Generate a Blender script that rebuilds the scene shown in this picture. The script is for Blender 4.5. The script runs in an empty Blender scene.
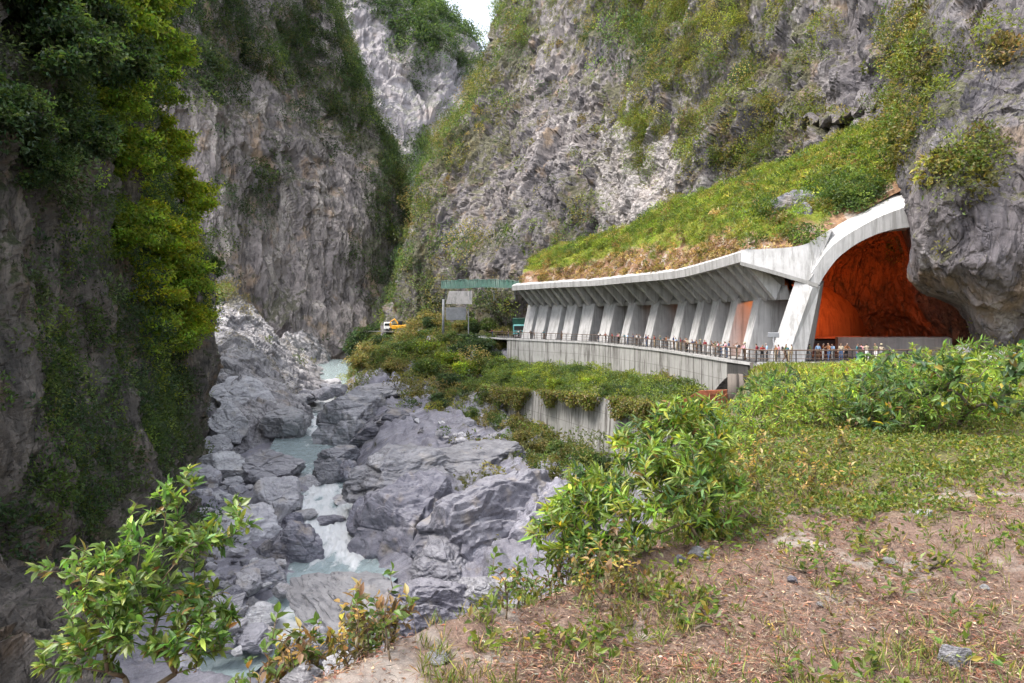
import bpy, math, random
import numpy as np
from mathutils import Vector, Matrix
random.seed(7); RNG = np.random.default_rng(11)
S = bpy.context.scene
COL = S.collection
F = 740.0; HY = 315.0                       # focal length in pixels, horizon row (eye at world z = 0)
def at(px, py, d):                          # a point seen at (px, py) standing d metres ahead of the eye
    return np.array([(px-512.0)*d/F, d, (HY-py)*d/F])
def pix(P):
    P = np.asarray(P); return 512+P[..., 0]/P[..., 1]*F, HY-P[..., 2]/P[..., 1]*F
# ---------------------------------------------------------------- noise
def h32(x, y, z, s):
    h = (x.astype(np.uint32)*np.uint32(374761393)) ^ (y.astype(np.uint32)*np.uint32(668265263)) ^ (z.astype(np.uint32)*np.uint32(2246822519)) ^ np.uint32((s*3266489917) & 0xffffffff)
    h = (h ^ (h >> np.uint32(15)))*np.uint32(2246822519); h = (h ^ (h >> np.uint32(13)))*np.uint32(3266489917)
    return h ^ (h >> np.uint32(16))
def hf(h): return (h & np.uint32(0xffff)).astype(np.float32)/65535.0
def vnoise(p, s=0):
    p = np.asarray(p, np.float32); i = np.floor(p); f = p-i; i = i.astype(np.int64)
    u = f*f*f*(f*(f*6-15)+10); out = np.zeros(p.shape[:-1], np.float32)
    for dx in (0, 1):
        wx = u[..., 0] if dx else 1-u[..., 0]
        for dy in (0, 1):
            wy = u[..., 1] if dy else 1-u[..., 1]
            for dz in (0, 1):
                wz = u[..., 2] if dz else 1-u[..., 2]
                h = h32(i[..., 0]+dx, i[..., 1]+dy, i[..., 2]+dz, s)
                g = ((hf(h)*2-1)*(f[..., 0]-dx) + (hf(h >> np.uint32(8))*2-1)*(f[..., 1]-dy) + (hf(h >> np.uint32(16))*2-1)*(f[..., 2]-dz))
                out += wx*wy*wz*g
    return out*1.6
def fbm(p, o=4, s=0, gain=.5):
    p = np.asarray(p, np.float32); a = 1.0; r = 0
    for k in range(o):
        r = r+a*vnoise(p*(2.03**k)+k*17.3, s+k); a *= gain
    return r
def ridged(p, o=4, s=0):
    p = np.asarray(p, np.float32); a = 1.0; r = 0
    for k in range(o):
        r = r+a*(1-2*np.abs(vnoise(p*(2.03**k)+k*9.1, s+k))); a *= .5
    return r-1
def blocks(p, s=0, tilt=.9, soft=.07):                # fractured rock: a tilted facet per cell, and the distance to the nearest crack
    p = np.asarray(p, np.float32)-.5; i = np.floor(p).astype(np.int64); sh = p.shape[:-1]
    f1 = np.full(sh, 9., np.float32); f2 = np.full(sh, 9., np.float32); val = np.zeros(sh, np.float32); val2 = np.zeros(sh, np.float32)
    for dx in (0, 1):
        for dy in (0, 1):
            for dz in (0, 1):
                h = h32(i[..., 0]+dx, i[..., 1]+dy, i[..., 2]+dz, s); h2 = h*np.uint32(2654435761)
                cx = i[..., 0]+dx+.15+.7*hf(h)-.5; cy = i[..., 1]+dy+.15+.7*hf(h >> np.uint32(9))-.5; cz = i[..., 2]+dz+.15+.7*hf(h2)-.5
                ax = p[..., 0]-cx; ay = p[..., 1]-cy; az = p[..., 2]-cz
                d = np.sqrt(ax*ax+ay*ay+az*az)
                v = (hf(h2 >> np.uint32(7))-.5) + tilt*((hf(h >> np.uint32(3))-.5)*ax+(hf(h2 >> np.uint32(3))-.5)*ay+(hf(h2 >> np.uint32(13))-.5)*az)
                m = d < f1; m2 = ~m & (d < f2); val2 = np.where(m, val, np.where(m2, v, val2)); f2 = np.where(m, f1, np.where(m2, d, f2)); val = np.where(m, v, val); f1 = np.where(m, d, f1)
    e = f2-f1; k = np.clip(e/soft, 0, 1); k = .5*(1-k*k*(3-2*k)); return val*(1-k)+val2*k, e
def sstep(a, b, x):
    t = np.clip((np.asarray(x, float)-a)/(b-a), 0, 1); return t*t*(3-2*t)
# ---------------------------------------------------------------- mesh helpers
def mesh_np(name, V, faces, mats=None, midx=None, smooth=True, attrs=None):
    V = np.ascontiguousarray(V, np.float32).reshape(-1, 3); me = bpy.data.meshes.new(name)
    if not isinstance(faces, (list, tuple)): faces = [faces]
    faces = [np.asarray(f, np.int32) for f in faces if len(f)]
    li = np.concatenate([f.ravel() for f in faces]); tot = np.concatenate([np.full(len(f), f.shape[1], np.int32) for f in faces])
    st = np.concatenate([[0], np.cumsum(tot)[:-1]]).astype(np.int32)
    me.vertices.add(len(V)); me.vertices.foreach_set('co', V.ravel())
    me.loops.add(len(li)); me.loops.foreach_set('vertex_index', li)
    me.polygons.add(len(tot)); me.polygons.foreach_set('loop_start', st); me.polygons.foreach_set('loop_total', tot)
    me.polygons.foreach_set('use_smooth', np.full(len(tot), bool(smooth)))
    if midx is not None: me.polygons.foreach_set('material_index', np.asarray(midx, np.int32))
    for k, a in (attrs or {}).items():
        a = np.asarray(a, np.float32)
        if a.ndim == 1:
            me.attributes.new(k, 'FLOAT', 'POINT').data.foreach_set('value', a)
        else:
            c = np.ones((len(a), 4), np.float32); c[:, :3] = a
            me.attributes.new(k, 'FLOAT_COLOR', 'POINT').data.foreach_set('color', c.ravel())
    me.update(calc_edges=True); me.validate()
    for m in (mats if isinstance(mats, (list, tuple)) else [mats]):
        if m: me.materials.append(m)
    return me
def link(name, me, parent=None, loc=None):
    o = bpy.data.objects.new(name, me); COL.objects.link(o)
    if parent is not None: o.parent = parent
    if loc is not None: o.location = [float(v) for v in loc]
    return o
def tag(o, label=None, cat=None, group=None, kind=None):
    for k, v in (('label', label), ('category', cat), ('group', group), ('kind', kind)):
        if v: o[k] = v
    return o
def thing(name, loc, label, cat, group=None, rz=0):
    o = bpy.data.objects.new(name, None); COL.objects.link(o); o.location = [float(v) for v in loc]; o.rotation_euler = (0, 0, rz)
    o.empty_display_size = .2
    return tag(o, label, cat, group)
def copy_tree(o, parent=None):
    c = o.copy(); COL.objects.link(c)
    if parent is not None: c.parent = parent
    for ch in list(o.children): copy_tree(ch, c)
    return c
class MB:                                   # collects boxes, prisms and tubes into one mesh
    def __init__(s): s.v = []; s.f = []
    def add(s, V, Fc):
        n = len(s.v); s.v += [tuple(float(c) for c in v) for v in V]; s.f += [tuple(i+n for i in f) for f in Fc]; return s
    def hexa(s, c):                         # eight corners: bottom loop of four, top loop of four
        return s.add(c, [(3, 2, 1, 0), (4, 5, 6, 7), (0, 1, 5, 4), (1, 2, 6, 5), (2, 3, 7, 6), (3, 0, 4, 7)])
    def box(s, x0, x1, y0, y1, z0, z1):
        return s.hexa([(x0, y0, z0), (x1, y0, z0), (x1, y1, z0), (x0, y1, z0), (x0, y0, z1), (x1, y0, z1), (x1, y1, z1), (x0, y1, z1)])
    def bar(s, a, b, w, h):                 # rectangular bar from a to b
        a = Vector(a); b = Vector(b); d = (b-a).normalized(); up = Vector((0, 0, 1)) if abs(d.z) < .95 else Vector((0, 1, 0))
        r = d.cross(up).normalized()*w/2; u = r.cross(d).normalized()*h/2
        return s.hexa([a-r-u, a+r-u, b+r-u, b-r-u, a-r+u, a+r+u, b+r+u, b-r+u])
    def tube(s, pts, rad, n=8):
        pts = [Vector(p) for p in pts]; rad = rad if isinstance(rad, (list, tuple)) else [rad]*len(pts); V = []; Fc = []
        for i, p in enumerate(pts):
            d = (pts[min(i+1, len(pts)-1)]-pts[max(i-1, 0)]).normalized(); up = Vector((0, 0, 1)) if abs(d.z) < .9 else Vector((1, 0, 0))
            r = d.cross(up).normalized(); u = r.cross(d)
            for k in range(n):
                a = 2*math.pi*k/n; V.append(p+(r*math.cos(a)+u*math.sin(a))*rad[i])
        for i in range(len(pts)-1):
            for k in range(n):
                Fc.append((i*n+k, i*n+(k+1) % n, (i+1)*n+(k+1) % n, (i+1)*n+k))
        Fc.append(tuple(range(n-1, -1, -1))); Fc.append(tuple((len(pts)-1)*n+k for k in range(n)))
        return s.add(V, Fc)
    def loft(s, loops, closed=True, caps=True):
        n = len(loops[0]); V = [p for L in loops for p in L]; Fc = []
        for i in range(len(loops)-1):
            for k in range(n if closed else n-1):
                Fc.append((i*n+k, i*n+(k+1) % n, (i+1)*n+(k+1) % n, (i+1)*n+k))
        if caps: Fc.append(tuple(range(n-1, -1, -1))); Fc.append(tuple((len(loops)-1)*n+k for k in range(n)))
        return s.add(V, Fc)
    def mesh(s, name, mat, smooth=False, bev=0, origin=None):
        import bmesh
        bm = bmesh.new(); vs = [bm.verts.new(v) for v in s.v]
        for f in s.f:
            try: bm.faces.new([vs[i] for i in f])
            except ValueError: pass
        bmesh.ops.recalc_face_normals(bm, faces=bm.faces)
        if bev:
            try: bmesh.ops.bevel(bm, geom=[e for e in bm.edges if len(e.link_faces) == 2 and e.calc_face_angle(0) > .5], offset=bev, segments=1, affect='EDGES', clamp_overlap=True)
            except Exception: pass
        if origin is not None: bmesh.ops.translate(bm, verts=bm.verts, vec=-Vector([float(c) for c in origin]))
        me = bpy.data.meshes.new(name); bm.to_mesh(me); bm.free()
        for p in me.polygons: p.use_smooth = smooth
        for m in (mat if isinstance(mat, (list, tuple)) else [mat]): me.materials.append(m)
        return me
    def obj(s, name, mat, parent=None, smooth=False, bev=0):
        r = parent
        while r is not None and r.parent is not None: r = r.parent
        org = r.location if r is not None else None
        return link(name, s.mesh(name, mat, smooth, bev, org), parent)
# ---------------------------------------------------------------- materials
class NT:
    def __init__(s, name):
        s.m = bpy.data.materials.new(name); s.m.use_nodes = True; s.t = s.m.node_tree; s.t.nodes.clear()
        s.out = s.t.nodes.new('ShaderNodeOutputMaterial')
    def n(s, typ, ins=None, **kw):
        nd = s.t.nodes.new('ShaderNode'+typ)
        for k, v in kw.items(): setattr(nd, k, v)
        for k, v in (ins or {}).items():
            if hasattr(v, 'is_output'): s.t.links.new(v, nd.inputs[k])
            else: nd.inputs[k].default_value = v
        return nd
    def pos(s, sc=(1, 1, 1), rot=(0, 0, 0), obj=False):
        src = s.n('TexCoord').outputs['Object'] if obj else s.n('NewGeometry').outputs['Position']
        return s.n('Mapping', {'Vector': src, 'Scale': sc, 'Rotation': rot}).outputs[0]
    def noise(s, v, scale, det=6, rough=.6, dist=0):
        return s.n('TexNoise', {'Vector': v, 'Scale': scale, 'Detail': det, 'Roughness': rough, 'Distortion': dist}).outputs[0]
    def ramp(s, fac, a, b):
        return s.n('MapRange', {'Value': fac, 'From Min': a, 'From Max': b}, interpolation_type='SMOOTHSTEP').outputs[0]
    def mul(s, a, b): return s.n('Math', {0: a, 1: b}, operation='MULTIPLY').outputs[0]
    def math(s, op, a, b=0.): return s.n('Math', {0: a, 1: b}, operation=op).outputs[0]
    def mix(s, fac, a, b, blend='MIX'):
        nd = s.t.nodes.new('ShaderNodeMix'); nd.data_type = 'RGBA'; nd.blend_type = blend
        for i, v in ((0, fac), (6, a), (7, b)):
            if hasattr(v, 'is_output'): s.t.links.new(v, nd.inputs[i])
            else: nd.inputs[i].default_value = v if i == 0 else (*v[:3], 1)
        return nd.outputs[2]
    def attr(s, name, o='Fac'): return s.n('Attribute', attribute_name=name).outputs[o]
    def bump(s, h, dist, strength=1., normal=None):
        ins = {'Height': h, 'Distance': dist, 'Strength': strength}
        if normal is not None: ins['Normal'] = normal
        return s.n('Bump', ins).outputs[0]
    def fin(s, col, rough=.8, normal=None, spec=.3, **ex):
        ins = {'Base Color': col if hasattr(col, 'is_output') else (*col[:3], 1), 'Roughness': rough, 'Specular IOR Level': spec}
        if normal is not None: ins['Normal'] = normal
        ins.update(ex)
        p = s.n('BsdfPrincipled', ins); s.t.links.new(p.outputs[0], s.out.inputs[0]); return s.m
def rock_mat(name, c0, c1, pale, dark, ochre, moss, S, pale_amt=.5, dark_amt=.5, ochre_amt=.5, moss_amt=1., streak=True, bump=.25, strata=None):
    t = NT(name); p0 = t.pos(); wob = t.n('TexNoise', {'Vector': p0, 'Scale': 2.5/S, 'Detail': 4.}).outputs[1]
    p = t.n('VectorMath', {0: p0, 1: t.n('VectorMath', {0: wob, 'Scale': S*.16}, operation='SCALE').outputs[0]}, operation='ADD').outputs[0]
    big = t.noise(p, .9/S, 5, .6); med = t.noise(p, 4./S, 10, .68); fine = t.noise(p0, 24./S, 10, .75)
    col = t.mix(t.ramp(big, .38, .62), c0, c1)
    vs = t.n('Mapping', {'Vector': p, 'Scale': (1, 1, .16 if streak else 1)}).outputs[0]; st = t.noise(vs, 3.6/S, 9, .7); st2 = t.noise(vs, 11./S, 8, .7)
    col = t.mix(t.mul(t.ramp(t.noise(p, 1.7/S, 4, .6), .54, .66), ochre_amt), col, ochre)
    col = t.mix(t.mul(t.ramp(st, .52-.04*pale_amt, .64), pale_amt), col, pale)
    col = t.mix(t.mul(t.ramp(med, .52, .64), .75*dark_amt), col, dark)
    col = t.mix(t.mul(t.ramp(st2, .52, .64), dark_amt), col, dark)
    col = t.mix(t.mul(t.ramp(fine, .52, .68), .45*dark_amt), col, dark); col = t.mix(t.mul(t.ramp(fine, .45, .3), .25), col, pale)
    h = t.math('ADD', t.mul(med, .8), t.math('ADD', t.mul(fine, .3), t.mul(st2, .35)))
    if strata:
        sv = t.n('Mapping', {'Vector': t.n('Mapping', {'Vector': p0, 'Rotation': strata[0]}).outputs[0], 'Scale': (.12, .12, 1.)}).outputs[0]
        b = t.noise(sv, strata[1], 6, .68, .6)
        col = t.mix(t.mul(t.ramp(b, .5, .62), .55), col, pale); col = t.mix(t.mul(t.ramp(b, .46, .36), .55), col, dark)
        h = t.math('ADD', h, t.mul(b, .8))
    for sc, am, zz in ((1.9, .5, .4), (6.5, .4, .4), (4., .65, .1)):
        vor = t.n('TexVoronoi', {'Vector': t.n('Mapping', {'Vector': p, 'Scale': (1, 1, zz)}).outputs[0], 'Scale': sc/S, 'Randomness': 1.}, feature='DISTANCE_TO_EDGE').outputs[0]
        ck = t.mul(t.ramp(vor, .05, .0), t.ramp(t.noise(p0, 1.3*sc/S, 5, .7), .47, .62)); col = t.mix(t.mul(ck, am*dark_amt), col, dark); h = t.math('SUBTRACT', h, t.mul(ck, .35))
    col = t.mix(t.mul(t.ramp(t.math('ADD', t.attr('pale'), t.mul(t.math('SUBTRACT', st, .5), 2.)), .3, .5), .7), col, t.mix(t.ramp(fine, .4, .6), pale, c0))
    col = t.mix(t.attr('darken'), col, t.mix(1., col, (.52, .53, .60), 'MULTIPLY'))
    vm = t.math('ADD', t.attr('veg'), t.mul(t.math('SUBTRACT', t.noise(t.n('Mapping', {'Vector': p0, 'Scale': (1, 1, .5)}).outputs[0], 10./S, 10, .75), .62), 1.8))
    mc = t.mix(t.ramp(t.noise(p0, 30./S, 6, .7), .35, .65), moss, tuple(c*.35 for c in moss))
    col = t.mix(t.mul(t.ramp(vm, .14, .34), .9*moss_amt), col, mc)
    return t.fin(col, .85, t.bump(h, bump*S*.16, 1.), .25)
def plain(name, c, rough=.6, var=.15, sc=3., metal=0., spec=.4, bump=0., obj=True):
    t = NT(name); p = t.pos(obj=obj); n = t.noise(p, sc, 6, .65)
    col = t.mix(t.ramp(n, .3, .7), tuple(x*(1-var) for x in c), tuple(min(1, x*(1+var)) for x in c))
    return t.fin(col, rough, t.bump(n, bump) if bump else None, spec, Metallic=metal)
def concrete(name, c, stain, stain_amt=.6, joints=0.):
    t = NT(name); p = t.pos(); vs = t.pos((1, 1, .07))
    col = t.mix(t.ramp(t.noise(p, .7, 6, .6), .3, .7), c, tuple(x*.82 for x in c))
    s1 = t.noise(vs, 1.6, 7, .7, .2)
    col = t.mix(t.mul(t.ramp(s1, .47, .62), stain_amt), col, stain)
    col = t.mix(t.mul(t.ramp(t.noise(vs, 4., 5, .7), .52, .66), stain_amt*.6), col, tuple(min(.8, x*1.35) for x in c))
    if joints:
        z = t.n('SeparateXYZ', {0: p}).outputs[2]
        fr = t.math('ABSOLUTE', t.math('SUBTRACT', t.math('FRACT', t.mul(z, joints)), .5))
        col = t.mix(t.mul(t.ramp(fr, .47, .5), .5), col, stain)
    return t.fin(col, .8, t.bump(t.noise(p, 9., 6, .7), .03), .3)
def leaf_mat(name, trans=.35, rough=.45, spec=.4):
    t = NT(name); c = t.attr('Col', 'Color')
    b = t.n('BsdfPrincipled', {'Base Color': c, 'Roughness': rough, 'Specular IOR Level': spec})
    tc = t.mix(.6, c, (1.0, .95, .25), 'MULTIPLY'); tc = t.n('HueSaturation', {'Color': tc, 'Value': 1.9}).outputs[0]
    tr = t.n('BsdfTranslucent', {'Color': tc})
    mx = t.n('MixShader', {0: trans, 1: b.outputs[0], 2: tr.outputs[0]}); t.t.links.new(mx.outputs[0], t.out.inputs[0]); return t.m
M = {}
M['leaf'] = leaf_mat('leaf', .4); M['leaf_thin'] = leaf_mat('thin_leaf', .55); M['leaf_dry'] = leaf_mat('dry_leaf', .15, .8, .15)
M['leaf_gloss'] = leaf_mat('glossy_leaf', .32, .42, .4)
M['bark'] = plain('bark', (.09, .07, .05), .9, .4, 12., bump=.02); M['twig'] = plain('twig', (.12, .085, .05), .8, .3, 20.)
# Taroko-like marble gorge rock in several distances and tints
M['near_wall'] = rock_mat('dark_wall_rock', (.135, .115, .098), (.078, .07, .063), (.27, .235, .205), (.026, .025, .024), (.17, .105, .055), (.055, .07, .025), 6, .55, .65, .5, .9)  # the near wall's rock is dark in itself
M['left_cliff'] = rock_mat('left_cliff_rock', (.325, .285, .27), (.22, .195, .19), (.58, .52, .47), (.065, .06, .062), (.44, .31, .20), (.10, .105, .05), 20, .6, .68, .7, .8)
M['far_cliff'] = rock_mat('hazy_far_cliff_rock', (.34, .315, .32), (.28, .26, .27), (.47, .44, .43), (.19, .18, .19), (.42, .34, .27), (.13, .145, .095), 60, .35, .35, .5, .7)  # distance haze put into the colours: paler, with little contrast
M['right_cliff'] = rock_mat('right_cliff_rock', (.22, .195, .188), (.14, .127, .132), (.47, .44, .42), (.036, .036, .044), (.30, .21, .125), (.09, .09, .032), 11, .38, .62, .6, .85)
M['bank_rock'] = rock_mat('bank_rock', (.38, .36, .365), (.26, .25, .26), (.53, .51, .505), (.075, .073, .08), (.36, .28, .19), (.11, .10, .04), 8, .5, .6, .4, .8, True, .3, ((.5, -.35, .2), 1.0))
M['marble'] = rock_mat('grey_marble', (.27, .27, .31), (.19, .19, .23), (.46, .46, .50), (.07, .07, .09), (.33, .28, .2), (.10, .10, .035), 5, .4, .55, .3, .7, False, .3, ((.35, .5, .3), 2.2))
M['marble_pale'] = rock_mat('pale_marble', (.50, .49, .52), (.38, .37, .41), (.68, .67, .68), (.13, .13, .15), (.40, .33, .25), (.11, .10, .05), 4, .5, .4, .25, .6, False, .3, ((-.4, .3, .3), 2.2))
# ---------------------------------------------------------------- cliffs: control columns of (px, py, distance), bottom to top
def crom(A, n):                             # Catmull-Rom along axis 0
    A = np.asarray(A, float); m = len(A); t = np.linspace(0, m-1-1e-6, n); i = t.astype(int); f = (t-i).reshape((-1,)+(1,)*(A.ndim-1))
    p0, p1, p2, p3 = A[np.maximum(i-1, 0)], A[i], A[np.minimum(i+1, m-1)], A[np.minimum(i+2, m-1)]
    return .5*((2*p1)+(-p0+p2)*f+(2*p0-5*p1+4*p2-p3)*f*f+(-p0+3*p1-3*p2+p3)*f*f*f)
def gnorm(P):
    du = np.gradient(P, axis=0); dv = np.gradient(P, axis=1); N = np.cross(du, dv); N /= np.linalg.norm(N, axis=-1, keepdims=True)+1e-9; return N
def grid_faces(nu, nv):
    i = np.arange((nu-1)*nv).reshape(nu-1, nv)[:, :-1].ravel(); return np.stack([i, i+nv, i+nv+1, i+1], 1)
SHEETS = {}
def ell(px, py, E):
    r = np.zeros(px.shape)
    for (cx, cy, rx, ry, w) in E: r = np.maximum(r, w*np.exp(-.7*((px-cx)/rx)**2-.7*((py-cy)/ry)**2))
    return r
def rock_disp(P, s, amp, size, vert=1., crag=1.):
    q = P/size; q = q*np.array([1, 1, 1/vert]); w = q+.25*np.stack([vnoise(q*1.3, s+90), vnoise(q*1.3+7, s+91), vnoise(q*1.3+13, s+92)], -1)
    b1, e1 = blocks(w, s, soft=.2); b2, e2 = blocks(w*2.6+3, s+1, soft=.14); b3, e3 = blocks(w*6.3+5, s+2, soft=.11); b4, e4 = blocks(w*15+9, s+6, soft=.3)
    fl = vnoise(P/size*np.array([5.5, 5.5, .9]), s+11)+.5*vnoise(P/size*np.array([12, 12, 2.]), s+12)
    d = .7*fbm(q*.4, 2, s+3)+crag*(.85*b1+.52*b2+.24*b3+.07*b4)-.10*(1-sstep(0, .10, e1))-.06*(1-sstep(0, .10, e2))+.02*fbm(q*9, 4, s+4)+.06*ridged(q*1.8, 3, s+5)+.10*fl
    b5, e5 = blocks(w*np.array([1.5, 1.5, .3*vert]), s+14, soft=.15); d = d+.16*b5-.20*(1-sstep(0, .09, e5))*sstep(-.2, .3, fbm(q*.8, 2, s+15))
    return amp*d
def cliff(name, cols, nu, nv, mat, s, amp, size, vert=1.6, crag=1., veg=None, vbase=.15, pale=None, edge=None, darken=None, flat=False):
    C = np.array([[at(*p) for p in c] for c in cols]); P = crom(C, nu); P = crom(P.transpose(1, 0, 2), nv).transpose(1, 0, 2)
    N = gnorm(P); sgn = np.sign(-(N*P).sum(-1).mean()) or 1; N *= sgn
    d = rock_disp(P, s, amp, size, vert, crag)+rock_disp(P, s+40, amp*.17, size*.3, vert, 1.4)
    if edge is not None: d = d*edge(np.linspace(0, 1, nu)[:, None], np.linspace(0, 1, nv)[None, :])
    P = P+N*d[..., None]
    N = gnorm(P)*sgn; px, py = pix(P)
    v = vbase+.55*np.clip(N[..., 2], -.5, 1)+.35*fbm(P/size*.6, 3, s+9)
    if veg: v = v+.5*ell(px, py, veg)
    v = np.clip(v, 0, 1); SHEETS[name] = dict(P=P, N=N, px=px, py=py, veg=v, d=d/amp)
    fc = grid_faces(nu, nv); fc = fc if sgn > 0 else fc[:, ::-1]
    o = link(name, mesh_np(name, P, fc, mat, smooth=flat, attrs={'veg': v.ravel(), 'pale': (ell(px, py, pale) if pale else 0*px).ravel(), 'darken': (ell(px, py, darken) if darken else 0*px).ravel()})); tag(o, kind='structure'); return o
# the near wall, dark and undercut, on the left
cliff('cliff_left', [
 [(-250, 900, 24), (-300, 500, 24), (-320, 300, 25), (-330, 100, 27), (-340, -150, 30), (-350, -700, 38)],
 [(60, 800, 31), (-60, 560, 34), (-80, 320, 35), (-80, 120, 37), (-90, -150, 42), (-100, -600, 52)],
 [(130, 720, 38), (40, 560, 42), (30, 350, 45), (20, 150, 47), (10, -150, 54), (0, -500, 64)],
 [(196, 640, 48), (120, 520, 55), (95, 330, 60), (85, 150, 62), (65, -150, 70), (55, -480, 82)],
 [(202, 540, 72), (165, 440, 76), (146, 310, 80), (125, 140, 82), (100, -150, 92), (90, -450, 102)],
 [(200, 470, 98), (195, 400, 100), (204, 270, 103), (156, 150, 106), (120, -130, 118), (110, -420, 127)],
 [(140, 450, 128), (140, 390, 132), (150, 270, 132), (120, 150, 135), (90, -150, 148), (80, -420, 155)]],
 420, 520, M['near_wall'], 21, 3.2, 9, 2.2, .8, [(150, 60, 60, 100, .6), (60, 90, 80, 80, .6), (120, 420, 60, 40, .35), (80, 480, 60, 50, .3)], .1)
# the pale water-worn slope behind it
cliff('rock_slope_left', [
 [(130, 470, 118), (135, 400, 130), (140, 330, 150), (140, 280, 170), (140, 250, 200)],
 [(205, 462, 108), (203, 410, 120), (205, 350, 140), (205, 305, 158), (202, 285, 195)],
 [(250, 452, 110), (248, 400, 118), (238, 358, 132), (230, 312, 158), (222, 292, 195)],
 [(298, 449, 112), (296, 410, 120), (282, 380, 138), (260, 332, 168), (248, 310, 200)],
 [(316, 428, 128), (312, 402, 145), (300, 380, 162), (286, 352, 190), (276, 335, 215)],
 [(328, 398, 170), (326, 388, 190), (318, 375, 205), (306, 355, 220), (292, 330, 240)],
 [(334, 382, 230), (340, 376, 240), (336, 370, 250), (330, 360, 260), (322, 345, 270)]],
 330, 260, M['bank_rock'], 33, 3.6, 15, 1., .5, [(230, 300, 20, 15, .4)], -.12)
# the great cliff behind on the left
cliff('cliff_rear_left', [
 [(20, 430, 215), (20, 300, 215), (10, 150, 220), (0, 0, 228), (-10, -350, 260)],
 [(90, 430, 220), (90, 300, 218), (90, 150, 223), (90, 0, 232), (90, -350, 265)],
 [(160, 430, 225), (160, 300, 226), (160, 150, 232), (160, 0, 242), (160, -340, 275)],
 [(230, 425, 232), (230, 300, 236), (225, 150, 244), (215, 0, 258), (215, -330, 290)],
 [(305, 405, 250), (300, 300, 258), (290, 150, 272), (258, 0, 292), (240, -320, 320)],
 [(352, 385, 275), (352, 300, 285), (348, 160, 304), (300, 20, 330), (280, -310, 360)],
 [(384, 372, 305), (394, 290, 316), (397, 200, 330), (352, 75, 350), (292, -110, 385)],
 [(380, 370, 420), (390, 290, 430), (396, 200, 440), (350, 65, 460), (285, -120, 480)]],
 460, 470, M['left_cliff'], 41, 6.0, 24, 2.6, 1., [(200, 50, 80, 60, .55), (290, 50, 60, 60, .5), (345, 90, 35, 60, .5), (392, 170, 22, 90, .6), (240, 200, 40, 50, .3), (385, 270, 25, 70, .4)], .1, [(215, 130, 12, 30, .5), (285, 220, 30, 50, .4), (265, 110, 10, 12, .4), (230, 230, 30, 40, .35), (355, 130, 8, 12, .6)])
# the far mountain closing the gorge
cliff('mountain', [
 [(150, 330, 560), (160, 150, 600), (180, 0, 640), (200, -150, 700), (200, -190, 800)],
 [(260, 320, 600), (280, 150, 640), (300, 0, 690), (310, -110, 760), (310, -150, 850)],
 [(340, 310, 620), (355, 150, 660), (365, 50, 710), (372, -45, 770), (374, -60, 880)],
 [(400, 310, 640), (408, 150, 680), (415, 80, 720), (422, 8, 780), (422, 2, 880)],
 [(440, 310, 650), (446, 150, 690), (454, 95, 730), (464, 44, 790), (466, 42, 880)],
 [(480, 310, 650), (482, 160, 690), (486, 120, 730), (490, 72, 790), (492, 70, 880)],
 [(560, 310, 640), (560, 200, 690), (560, 150, 730), (560, 110, 790), (560, 105, 880)]],
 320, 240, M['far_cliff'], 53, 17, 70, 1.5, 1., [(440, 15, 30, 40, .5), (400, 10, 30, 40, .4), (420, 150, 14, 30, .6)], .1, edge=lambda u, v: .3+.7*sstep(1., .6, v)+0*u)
# the right-hand wall: vegetated ridge, main face over the gallery, overhang at the tunnel mouth
RIGHT_VEG = [(512, 25, 22, 50, .8), (484, 90, 22, 40, .8), (452, 140, 26, 40, .8), (430, 200, 22, 45, .8), (415, 260, 30, 50, .8), (430, 300, 60, 30, .8), (500, 305, 60, 22, .7), (545, 235, 45, 22, .45), (470, 245, 35, 25, .4),
 (585, 215, 25, 20, .45), (640, 30, 45, 60, .55), (715, 50, 60, 70, .6), (640, 125, 22, 40, .5), (770, 40, 40, 60, .35), (700, 150, 30, 30, .4), (925, 60, 26, 50, .8), (905, 120, 16, 40, .7), (955, 165, 40, 18, .7), (1005, 45, 16, 18, .6),
 (820, 120, 20, 20, .4), (690, 5, 90, 30, .5), (985, 150, 18, 18, .6), (940, 250, 10, 10, .5), (780, 130, 25, 25, .4), (728, 150, 26, 22, .8)]
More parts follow.
